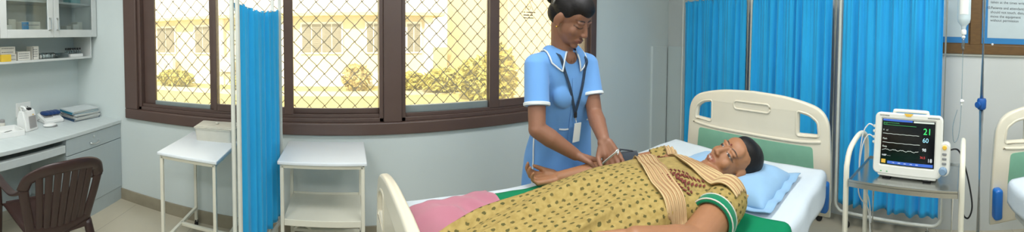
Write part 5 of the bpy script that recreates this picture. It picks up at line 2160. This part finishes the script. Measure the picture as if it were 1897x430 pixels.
# right hand closed on the strap, left hand reaching down with bent fingers
hand_shapes(bm, WRt + (WRt - ERt).normalized() * 0.012, (0.80, -0.42, -0.30), (-0.25, -0.25, -0.9), -1, [(0.75, 1.0, 0.7), (0.85, 1.05, 0.7), (0.9, 1.1, 0.7), (0.95, 1.1, 0.7)], 1.12, 0.05)
hand_shapes(bm, WLt + (WLt - ELt).normalized() * 0.012, (0.12, -0.52, -0.84), (-0.62, -0.55, 0.2), 1, [(0.35, 0.7, 0.4), (0.30, 0.6, 0.4), (0.4, 0.7, 0.4), (0.55, 0.8, 0.5)], 1.12, 0.12)
for x in (1.03, 1.19):
    limb(bm, (x, 1.49, 0.84), (x, 1.53, 0.46), 0.085, 0.055, 18)
    limb(bm, (x, 1.53, 0.46), (x, 1.575, 0.09), 0.056, 0.036, 18)
    ellipsoid(bm, (x, 1.53, 0.04), (0.042, 0.12, 0.038))
    ellipsoid(bm, (x, 1.59, 0.05), (0.036, 0.045, 0.05))
me = blob('body', bm, 0.0042, 5, 0.5)
paint(me, face_colour(HMn, (150, 104, 80), (146, 92, 78), (22, 17, 16), True))
nb_ = place_mesh('body', me, M['skin_nurse'], nurse)
# tunic
st = [(1.13, 1.505, 0.66, 0.222, 0.130), (1.125, 1.49, 0.84, 0.212, 0.125), (1.10, 1.435, 1.02, 0.182, 0.112), (1.072, 1.392, 1.20, 0.178, 0.118), (1.045, 1.365, 1.30, 0.172, 0.105),
      (1.03, 1.348, 1.365, 0.165, 0.083), (1.022, 1.338, 1.405, 0.125, 0.068), (1.018, 1.330, 1.432, 0.072, 0.060)]
bm = B()
rings = []
for c, q in interp_stations(st, 6):
    ring = []
    for k in range(56):
        a = 2 * math.pi * k / 56
        ca, sa = math.cos(a), math.sin(a)
        px = math.copysign(abs(ca) ** 0.9, ca) * q.x
        py = math.copysign(abs(sa) ** 0.9, sa) * q.y
        low = max(0, min(1, (1.1 - c.z) / 0.3))
        wv = 1 + 0.012 * math.sin(5 * a + 9 * c.z) + 0.03 * low * math.sin(7 * a + 1.3) + 0.008 * math.sin(11 * a - 24 * c.z)
        ring.append(c + Vector((px * wv, py * wv, 0)))
    rings.append(ring)
loft(bm, rings)
bust = ((1.0, 1.295, 1.215), (1.13, 1.298, 1.21))
for c in bust:
    ellipsoid(bm, c, (0.068, 0.034, 0.07))
hems = []
for S_, E_ in ((SRt, ERt), (SLt, ELt)):
    d = (E_ - S_)
    L_ = d.length
    d.normalize()
    ellipsoid(bm, S_ + Vector((0, 0, -0.006)), (0.060, 0.060, 0.055))
    limb(bm, S_ + Vector((0, 0, -0.004)), NC + Vector((0.3 * (S_.x - NC.x), 0.01, -0.045)), 0.054, 0.056, 20)
    limb(bm, S_, S_ + d * L_ * 0.66, 0.060, 0.0595, 24, flat=True)
    hems.append((S_ + d * L_ * 0.655, d, 0.0600))
me = blob('tunic', bm, 0.0065, 3, 0.5)
tun = place_mesh('tunic', me, M['uniform'], nurse)
TB = bvh_of(tun)
def circle(c, d, r, n=32):
    x, y, _ = frame_at(d)
    return [c + (x * math.cos(2 * math.pi * k / n) + y * math.sin(2 * math.pi * k / n)) * r for k in range(n)]
for c, d, r in hems:
    bm = B()
    tube(bm, circle(c - d * 0.004, d, r - 0.001), 0.0055, n=8, closed=True)
    tube(bm, circle(c - d * 0.010, d, r - 0.001), 0.0055, n=8, closed=True)
    o = obj('sleeve_trim', bm, M['piping'], tun, smooth=True)
def on_tunic(p, off):
    loc, nrm, idx, dist = TB.find_nearest(Vector(p))
    return loc + (Vector(p) - loc).normalized() * 0 + nrm * off
# collar
bm = B()
def col(u, v):
    a = R(28 + (360 - 56) * u)          # 0 deg = front (-Y)
    dr = Vector((math.sin(a) * 1.05, -math.cos(a), 0))
    front = max(0, math.cos(a))
    inner = NC + dr * 0.058 + Vector((0, -0.012 * front, 0.026 - 0.030 * front))
    tip = abs(2 * u - 1) ** 5
    outer = on_tunic(NC + dr * (0.098 + 0.028 * tip) + Vector((0, -0.01 * front, -0.035 - 0.045 * front - 0.02 * tip)), 0.008)
    mid = inner.lerp(outer, v)
    mid.z += 0.012 * math.sin(math.pi * v)
    mid += dr * 0.006 * math.sin(math.pi * v)
    return mid
grid(bm, col, 48, 8)
solid(bm, 0.004)
cl = obj('collar', bm, M['uniform'], nurse, smooth=True)
bm = B()
edge = [col(0, k / 4) for k in range(4)] + [col(k / 48, 1) for k in range(49)] + [col(1, 1 - k / 4) for k in range(1, 5)]
tube(bm, edge, 0.0042, n=8)
obj('collar_trim', bm, M['piping'], cl, smooth=True)
def front(x, z, off=0.006):
    h = TB.ray_cast(Vector((x, 0.8, z)), Vector((0, 1, 0)))
    if h[0] is None:
        return Vector((x, 1.3, z))
    return h[0] + h[1] * off
def ribbon(pts, w, side_hint=(1, 0, 0), th=0.0016):
    P = smooth_path(pts, 6)
    bm = B()
    rows = []
    for i, p in enumerate(P):
        d = (P[min(i + 1, len(P) - 1)] - P[max(i - 1, 0)]).normalized()
        s = Vector(side_hint)
        s = (s - d * s.dot(d)).normalized()
        rows.append((bm.verts.new(p - s * w / 2), bm.verts.new(p + s * w / 2)))
    for a, b in zip(rows, rows[1:]):
        bm.faces.new((a[0], a[1], b[1], b[0]))
    solid(bm, th)
    return bm
# placket line, pocket trims
obj('placket', ribbon([front(1.035 + 0.045 * k / 6, 1.30 - 0.07 * k, 0.001) for k in range(7)], 0.022, th=0.002), M['uniform'], tun)
obj('pocket_trim', ribbon([front(1.00, 1.035), front(1.03, 1.03), front(1.05, 1.03)], 0.008, (0, 0, 1)), M['piping'], tun)
obj('pocket_trim', ribbon([front(1.17, 1.06), front(1.19, 1.06), front(1.21, 1.065)], 0.008, (0, 0, 1)), M['piping'], tun)
side = []
for k in range(8):
    q = TB.ray_cast(Vector((0.6, 1.44 + 0.002 * k, 0.99 - 0.045 * k)), Vector((1, 0, 0)))
    side.append(q[0] + Vector((-0.003, 0, 0)))
obj('slit_trim', ribbon(side, 0.012, (0, 1, 0)), M['piping'], tun)
# lanyard and card
lan = thing('lanyard', 'dark blue lanyard with white identity card around the nurse neck', 'lanyard', (1.068, 1.28, 1.05))
J = front(1.068, 1.115, 0.012)
obj('strap', ribbon([NC + Vector((-0.075, 0.005, 0.012)), front(0.955, 1.405, 0.016), front(0.975, 1.34, 0.008), front(1.01, 1.25, 0.008), front(1.045, 1.165, 0.010), J], 0.015), M['lanyard'], lan)
obj('strap', ribbon([NC + Vector((0.078, 0.005, 0.008)), front(1.115, 1.385, 0.016), front(1.105, 1.33, 0.008), front(1.09, 1.25, 0.008), front(1.076, 1.165, 0.010), J], 0.015), M['lanyard'], lan)
bm = B()
mm(bm, J + Vector((-0.009, -0.005, -0.022)), J + Vector((0.009, 0.003, 0.008)), 0.003)
obj('buckle', bm, M['black'], lan)
bm = B()
tube(bm, [J + Vector((0, -0.002, -0.02)), J + Vector((0.002, -0.006, -0.045))], 0.003, n=8)
obj('clip', bm, M['chrome'], lan)
kc = J + Vector((0.004, -0.010, -0.095))
bm = B()
box(bm, (0, 0, 0), (0.052, 0.003, 0.098), 0.001)
bm.transform(Matrix.Translation(kc) @ Euler((R(4), R(4), R(10))).to_matrix().to_4x4())
obj('identity_card', bm, M['card'], lan)
# hair with bun, band and earrings
bm = B()
def hp(x, y, z):
    return HMn @ Vector((x, y, z))
Hr = HMn.to_3x3()
def hair_ell(bm, c, r, HM):
    b = B()
    ellipsoid(b, c, r, None, 28, 18)
    b.transform(HM)
    me = bpy.data.meshes.new('t')
    b.to_mesh(me)
    b.free()
    bm.from_mesh(me)
    bpy.data.meshes.remove(me)
hair_ell(bm, (0, -0.022, 0.046), (0.0805, 0.098, 0.0845), HMn)
hair_ell(bm, (0, -0.055, 0.0), (0.073, 0.062, 0.062), HMn)
hair_ell(bm, (0, 0.012, 0.070), (0.070, 0.080, 0.0555), HMn)
for s in (-1, 1):
    hair_ell(bm, (s * 0.062, -0.005, 0.045), (0.0165, 0.045, 0.040), HMn)
hair_me = blob('hair', bm, 0.005, 2)
hr = place_mesh('hair', hair_me, M['hair'], nurse)
bm = B()
hair_ell(bm, (0.0, -0.128, 0.052), (0.046, 0.036, 0.046), HMn)
hair_ell(bm, (0.0, -0.105, 0.050), (0.03, 0.02, 0.03), HMn)
place_mesh('bun', blob('bun', bm, 0.005, 2), M['hair'], nurse)
bm = B()
tube(bm, [hp(0.080 * math.cos(a), -0.062 + 0.0, 0.046 + 0.083 * math.sin(a)) for a in [R(-5 + 190 * k / 30) for k in range(31)]], 0.004, n=8)
obj('hair_band', bm, M['file_grey'], nurse, smooth=True)
for s in (-1, 1):
    bm = B()
    ellipsoid(bm, hp(s * 0.0835, 0.002, -0.038), (0.005, 0.005, 0.005), None, 10, 8)
    obj('earring', bm, M['gold'], nurse, smooth=True)
# trousers and shoes
bm = B()
for x in (1.03, 1.19):
    limb(bm, (x, 1.49, 0.80), (x, 1.53, 0.46), 0.10, 0.075, 20)
    limb(bm, (x, 1.53, 0.46), (x, 1.578, 0.10), 0.075, 0.062, 20, flat=True)
ellipsoid(bm, (1.11, 1.48, 0.80), (0.17, 0.11, 0.10))
place_mesh('trousers', blob('trousers', bm, 0.01, 2), M['navy'], nurse)
for x in (1.03, 1.19):
    bm = B()
    ellipsoid(bm, (x, 1.525, 0.045), (0.048, 0.13, 0.044))
    ellipsoid(bm, (x, 1.60, 0.055), (0.042, 0.05, 0.055))
    me = blob('shoe', bm, 0.007, 2)
    place_mesh('shoe', me, M['black'], nurse)

#@@PATIENT
PS = 1.135
pat = thing('patient', 'smiling woman patient lying on the bed in printed yellow dress', 'person', (0.95, 0.78, MZ + 0.02))
PH = Vector((1.421, 0.600, 0.930))
pup = Vector((0.53, -0.687, 0.497)).normalized()
pfw = Vector((-0.641, 0.06, 0.765))
HMp = head_frame(PH, pfw, pup, PS)
nS_, fS_ = Vector((1.135, 0.497, 0.890)), Vector((1.295, 0.895, 0.912))
nE, nW = Vector((0.855, 0.482, 0.880)), Vector((0.68, 0.56, 0.955))
fE, fW = Vector((1.085, 1.085, 0.880)), Vector((0.915, 1.205, 0.850))
bm = B()
head_shapes(bm, HMp)
limb(bm, Vector((1.235, 0.69, 0.90)), HMp @ Vector((0, -0.03, -0.05)), 0.066, 0.062, 20)
chain = [Vector((1.20, 0.70, 0.90)), Vector((1.05, 0.745, 0.91)), Vector((0.92, 0.79, 0.91)), Vector((0.80, 0.835, 0.90))]
for a, b in zip(chain, chain[1:]):
    for t_ in (0, 0.5):
        ellipsoid(bm, a.lerp(b, t_), (0.09, 0.15, 0.07))
for p in (nS_, fS_):
    ellipsoid(bm, p, (0.065, 0.065, 0.06))
    limb(bm, p, Vector((1.21, 0.70, 0.91)), 0.055, 0.06, 16)
for a, b, c, k in ((nS_, nE, nW, 1.12), (fS_, fE, fW, 0.95)):
    limb(bm, a, b, 0.062 * k, 0.049 * k, 20)
    limb(bm, b, b.lerp(c, 0.35), 0.05 * k, 0.047 * k, 20)
    limb(bm, b.lerp(c, 0.3), c, 0.047 * k, 0.031 * k, 20)
hand_shapes(bm, fW + (fW - fE).normalized() * 0.012, (-0.80, 0.58, -0.04), (-0.05, -0.22, 0.97), 1, [(0.40, 0.70, 0.5), (0.48, 0.78, 0.55), (0.55, 0.82, 0.6), (0.62, 0.85, 0.6)], 1.12, 0.05, thumb_out=0.25)
hand_shapes(bm, nW + (nW - nE).normalized() * 0.012, (-0.9, 0.35, 0.05), (0.1, 0.2, -0.95), 1, [(0.2, 0.35, 0.2)] * 4, 1.05, 0.08)
for y in (0.735, 0.875):
    limb(bm, (0.80, 0.815 + (y - 0.805) * 0.9, 0.90), (0.50, y, 0.878), 0.075, 0.048, 18)
    limb(bm, (0.50, y, 0.878), (0.32, y, 0.862), 0.048, 0.03, 18)
    ellipsoid(bm, (0.285, y, 0.862), (0.055, 0.03, 0.03))
me = blob('body', bm, 0.0042, 5, 0.5)
paint(me, face_colour(HMp, (168, 117, 82), (158, 98, 80), (24, 18, 16), False, teeth=True))
place_mesh('body', me, M['skin_patient'], pat)
# dress
st = [(0.215, 0.79, 0.885, 0.15, 0), (0.30, 0.805, 0.915, 0.18, 0), (0.50, 0.82, 0.952, 0.208, 0), (0.70, 0.815, 0.98, 0.222, 0), (0.85, 0.795, 0.998, 0.228, 0), (0.97, 0.766, 1.004, 0.226, 0),
      (1.08, 0.733, 0.996, 0.218, 0), (1.17, 0.708, 0.985, 0.224, 0), (1.24, 0.69, 0.962, 0.21, 0), (1.30, 0.672, 0.935, 0.11, 0)]
zb = MZ + 0.026
stv = interp_stations(st, 14)
cent = [Vector((c.x, c.y, 0)) for c, q in stv]
bm = B()
uvl = bm.loops.layers.uv.new('UVMap')
rings = []
NR = 150
for i, (c, q) in enumerate(stv):
    d = (cent[min(i + 1, len(cent) - 1)] - cent[max(i - 1, 0)]).normalized()
    lat = Vector((-d.y, d.x, 0))
    ring = []
    w, top = q.x, c.z
    zc = zb + (top - zb) * 0.38
    leg = max(0, min(1, (0.98 - c.x) / 0.35))
    for k in range(NR):
        a = 2 * math.pi * k / NR
        ca, sa = math.cos(a), math.sin(a)
        x = math.copysign(abs(ca) ** 0.85, ca) * w
        if sa >= 0:
            z = zc + (top - zc) * sa ** 0.85
        else:
            z = zc - (zc - zb) * abs(sa) ** 0.5
        fade = max(0, min(1, (sa + 0.5) / 0.5))
        g1 = a * 9 + 3.4 * (c.x - 0.6) + 0.7 * math.sin(4 * c.x) + 0.5 * math.sin(2.3 * a)
        g2 = a * 15 - 6 * c.x + 0.7 * math.sin(3 * a)
        fold = leg * 0.019 * ((1 - abs(math.sin(g1 * 0.5))) ** 1.6 - 0.3)
        fold += leg * 0.005 * math.sin(g2)
        fold += (1 - leg) * 0.0035 * math.sin(26 * c.x + 6 * a)
        fold += 0.004 * math.sin(14 * c.x - 7 * a)
        fold *= fade
        valley = -0.014 * leg * math.exp(-((x + 0.01) / 0.05) ** 2)
        x += ca * fold
        z += max(sa, 0.15) * fold + (valley if sa > 0 else 0)
        if sa < -0.5:
            z = max(z, zb)
        ring.append(Vector((c.x, c.y, 0)) + lat * x + Vector((0, 0, z)))
    rings.append(ring)
vr = [[bm.verts.new(p) for p in r_] for r_ in rings]
arc_l, acc = [], [0.0]
for k in range(NR):
    acc.append(acc[-1] + (rings[len(rings) // 2][(k + 1) % NR] - rings[len(rings) // 2][k]).length)
xs = [0.0]
for i in range(1, len(cent)):
    xs.append(xs[-1] + (cent[i] - cent[i - 1]).length)
for i in range(len(vr) - 1):
    for k in range(NR):
        k2 = (k + 1) % NR
        fc = bm.faces.new((vr[i][k], vr[i][k2], vr[i + 1][k2], vr[i + 1][k]))
        for lp, (ii, kk) in zip(fc.loops, ((i, k), (i, k + 1), (i + 1, k + 1), (i + 1, k))):
            lp[uvl].uv = (xs[ii], acc[kk])
bm.faces.new(list(reversed(vr[0])))
bm.faces.new(vr[-1])
for f in bm.faces:
    c = f.calc_center_median()
    u = Vector((c.x - 1.21, c.y - 0.70))
    along, lat_ = u.dot(Vector((0.936, -0.35))), u.dot(Vector((0.35, 0.936)))
    if -0.25 < along < 0.14 and abs(lat_) < 0.19 and c.z > 0.91:
        f.material_index = 1
dr_ = obj('dress', bm, [M['dress'], M['yoke']], pat, smooth=True)
def sleeve(a, b, r0, r1, f):
    d = (b - a)
    L_ = d.length * f
    d.normalize()
    x, y, _ = frame_at(d)
    bm = B()
    uvl = bm.loops.layers.uv.new('UVMap')
    prof = [(r0 * math.sin(q), -r0 * math.cos(q) * 0.95) for q in [0.05 + 1.5 * i / 7 for i in range(8)]] + [(r0 + (r1 - r0) * t + 0.0015 * math.sin(t * 20), L_ * t) for t in [0.1 * i for i in range(1, 11)]] + [(r1 - 0.006, L_ + 0.002), (r1 - 0.012, L_ - 0.01)]
    n = 44
    V = [[bm.verts.new(a + d * h + (x * math.cos(2 * math.pi * k / n) + y * math.sin(2 * math.pi * k / n)) * r) for k in range(n)] for r, h in prof]
    for i in range(len(V) - 1):
        for k in range(n):
            fc = bm.faces.new((V[i][k], V[i][(k + 1) % n], V[i + 1][(k + 1) % n], V[i + 1][k]))
            for lp, (ii, kk) in zip(fc.loops, ((i, k), (i, k + 1), (i + 1, k + 1), (i + 1, k))):
                lp[uvl].uv = (prof[ii][1] + 3, kk / n * 2 * math.pi * r0)
    bm.faces.new(V[0])
    bm.faces.new(V[-1])
    return obj('sleeve', bm, M['dress'], pat, smooth=True)
slv = [sleeve(nS_, nE, 0.080, 0.077, 0.52), sleeve(fS_, fE, 0.070, 0.064, 0.22)]
bm = B()
for o in [dr_] + slv:
    b2 = B()
    b2.from_mesh(o.data)
    b2.transform(wmat(o))
    me = bpy.data.meshes.new('t')
    b2.to_mesh(me)
    b2.free()
    bm.from_mesh(me)
    bpy.data.meshes.remove(me)
DB = BVHTree.FromBMesh(bm)
bm.free()
d = (nE - nS_).normalized()
for off, r, m_, w_ in ((0.50, 0.0792, 'band_green', 0.036),):
    L_ = (nE - nS_).length
    bm = B()
    c = nS_ + d * (L_ * 0.52 - w_)
    lathe(bm, [(r + 0.0005, 0), (r + 0.002, 0.004), (r, w_ - 0.003), (r - 0.003, w_ + 0.003), (r - 0.012, w_ + 0.003), (r - 0.012, 0)], c, 40, d)
    sb = obj('sleeve_band', bm, M[m_], dr_, smooth=True)
    bm = B()
    for q in (0.0, w_):
        tube(bm, circle(c + d * q, d, r + 0.001), 0.0028, n=6, closed=True)
    obj('band_edging', bm, M['dupatta'] if False else M['card_cream'], sb, smooth=True)
# hair, bindi
bm = B()
hair_ell(bm, (0, -0.033, 0.054), (0.080, 0.092, 0.081), HMp)
hair_ell(bm, (0, -0.066, 0.0), (0.079, 0.058, 0.072), HMp)
hair_ell(bm, (0, -0.10, -0.01), (0.045, 0.04, 0.04), HMp)
hair_ell(bm, (0, -0.007, 0.074), (0.068, 0.076, 0.054), HMp)
for s in (-1, 1):
    hair_ell(bm, (s * 0.062, -0.022, 0.044), (0.0165, 0.042, 0.040), HMp)
place_mesh('hair', blob('hair', bm, 0.005, 2), M['hair'], pat)
bm = B()
hair_ell(bm, (0.0, 0.0905, 0.029), (0.0045, 0.002, 0.0045), HMp)
obj('bindi', bm, M['motif'], pat, smooth=True)
# dupatta: striped shawl, one strand over the belly side, one over the near shoulder
def drape(pts, w, off, name, m, fringe=False):
    P = smooth_path([Vector((x, y, 0)) for x, y in pts], 8)
    n = len(P)
    def f(u, v):
        i = u * (n - 1)
        i0 = min(int(i), n - 2)
        p = P[i0].lerp(P[i0 + 1], i - i0)
        d = (P[i0 + 1] - P[i0]).normalized()
        s = Vector((-d.y, d.x, 0))
        q = p + s * ((v - 0.5) * (w[0] + (w[1] - w[0]) * u) + 0.006 * math.sin(9 * u))
        h = DB.ray_cast(Vector((q.x, q.y, 1.6)), Vector((0, 0, -1)))
        z = h[0].z if h[0] is not None else MZ + 0.09
        z = max(z, MZ + 0.06)
        return Vector((q.x, q.y, z + off + 0.006 * math.sin(2 * math.pi * 5 * v + 3 * u) + 0.004 * math.sin(17 * u)))
    bm = B()
    grid(bm, f, 60, 30, uv=True)
    bmesh.ops.smooth_vert(bm, verts=bm.verts[:], factor=0.5, use_axis_x=True, use_axis_y=True, use_axis_z=True)
    solid(bm, 0.004)
    return obj(name, bm, m, pat, smooth=True)
drape([(1.15, 0.935), (1.08, 0.84), (1.00, 0.73), (0.93, 0.63), (0.885, 0.555)], (0.095, 0.075), 0.010, 'dupatta', M['dupatta'])
drape([(1.315, 0.86), (1.25, 0.765), (1.175, 0.635), (1.14, 0.53), (1.135, 0.43)], (0.10, 0.12), 0.012, 'dupatta', M['dupatta'])
def leaf_patch(name, c, ang, n, ln, m):
    bm = B()
    rnd = random.Random(int(c[0] * 999))
    ex = Vector((math.cos(ang), math.sin(ang), 0))
    ey = Vector((-ex.y, ex.x, 0))
    for k in range(n):
        t = k / (n - 1) - 0.5
        for s in (-1, 1):
            o = Vector((c[0], c[1], 0)) + ex * (t * ln) + ey * s * 0.004
            dv = (ex * 0.6 + ey * s).normalized()
            L_ = 0.024 * (1.1 - abs(t))
            q = [o, o + dv * L_ * 0.5 + ex * 0.0055, o + dv * L_, o + dv * L_ * 0.5 - ex * 0.0055]
            vs = []
            for p in q:
                h = DB.ray_cast(Vector((p.x, p.y, 1.6)), Vector((0, 0, -1)))
                vs.append(bm.verts.new(Vector((p.x, p.y, (h[0].z if h[0] is not None else 0.9) + 0.004))))
            bm.faces.new(vs)
    solid(bm, 0.002)
    return obj(name, bm, m, dr_)
for c_, an_, n_, l_ in (((1.03, 0.675), 2.0, 9, 0.12), ((0.995, 0.625), 1.5, 9, 0.11), ((1.045, 0.60), 2.3, 8, 0.10), ((1.22, 0.86), 2.2, 9, 0.12), ((1.17, 0.865), 2.6, 8, 0.10)):
    leaf_patch('embroidery', c_, an_, n_, l_, M['motif'])

# cuff on the patient's far arm, hose and strap in the nurse's hands
cf = thing('blood_pressure_cuff', 'grey blood pressure cuff around the patient far upper arm', 'cuff', (1.16, 1.01, 0.88))
a, b = fS_.lerp(fE, 0.42), fS_.lerp(fE, 0.93)
d = (b - a).normalized()
bm = B()
L_ = (b - a).length
lathe(bm, [(0.052, 0), (0.069, 0.006), (0.072, L_ * 0.5), (0.070, L_ - 0.006), (0.052, L_)], a, 30, d)
obj('wrap', bm, M['cuff'], cf, auto=40)
bm = B()
x_, y_, _ = frame_at(d)
P = [a + d * L_ * 0.75 + Vector((0, 0, 0.066)), a + d * L_ * 1.0 + Vector((0.0, 0.01, 0.075)), Vector((1.10, 1.06, 0.965)), Vector((1.09, 1.04, 0.95))]
P = smooth_path([a + d * L_ * 0.2 + Vector((0, 0, 0.072)), a + d * L_ * 0.6 + Vector((-0.01, 0.0, 0.09)), Vector((1.13, 1.03, 0.975)), Vector((1.09, 1.03, 0.955))], 6)
tube(bm, P, 0.0035, n=8)
obj('hose', bm, M['cuff'], cf, smooth=True)
P = smooth_path([Vector((1.040, 1.060, 0.925)), Vector((1.041, 1.04, 0.945)), Vector((1.046, 0.989, 0.992)), Vector((1.062, 0.985, 1.0)), Vector((1.068, 0.985, 0.985))], 6)
bm = ribbon(P[::3], 0.018, (0.7, 0.3, -0.4), 0.002)
tag(obj('fastening_strap', bm, M['piping'], base=tuple(P[6])), 'thin white strap held between the nurse hands', 'strap')
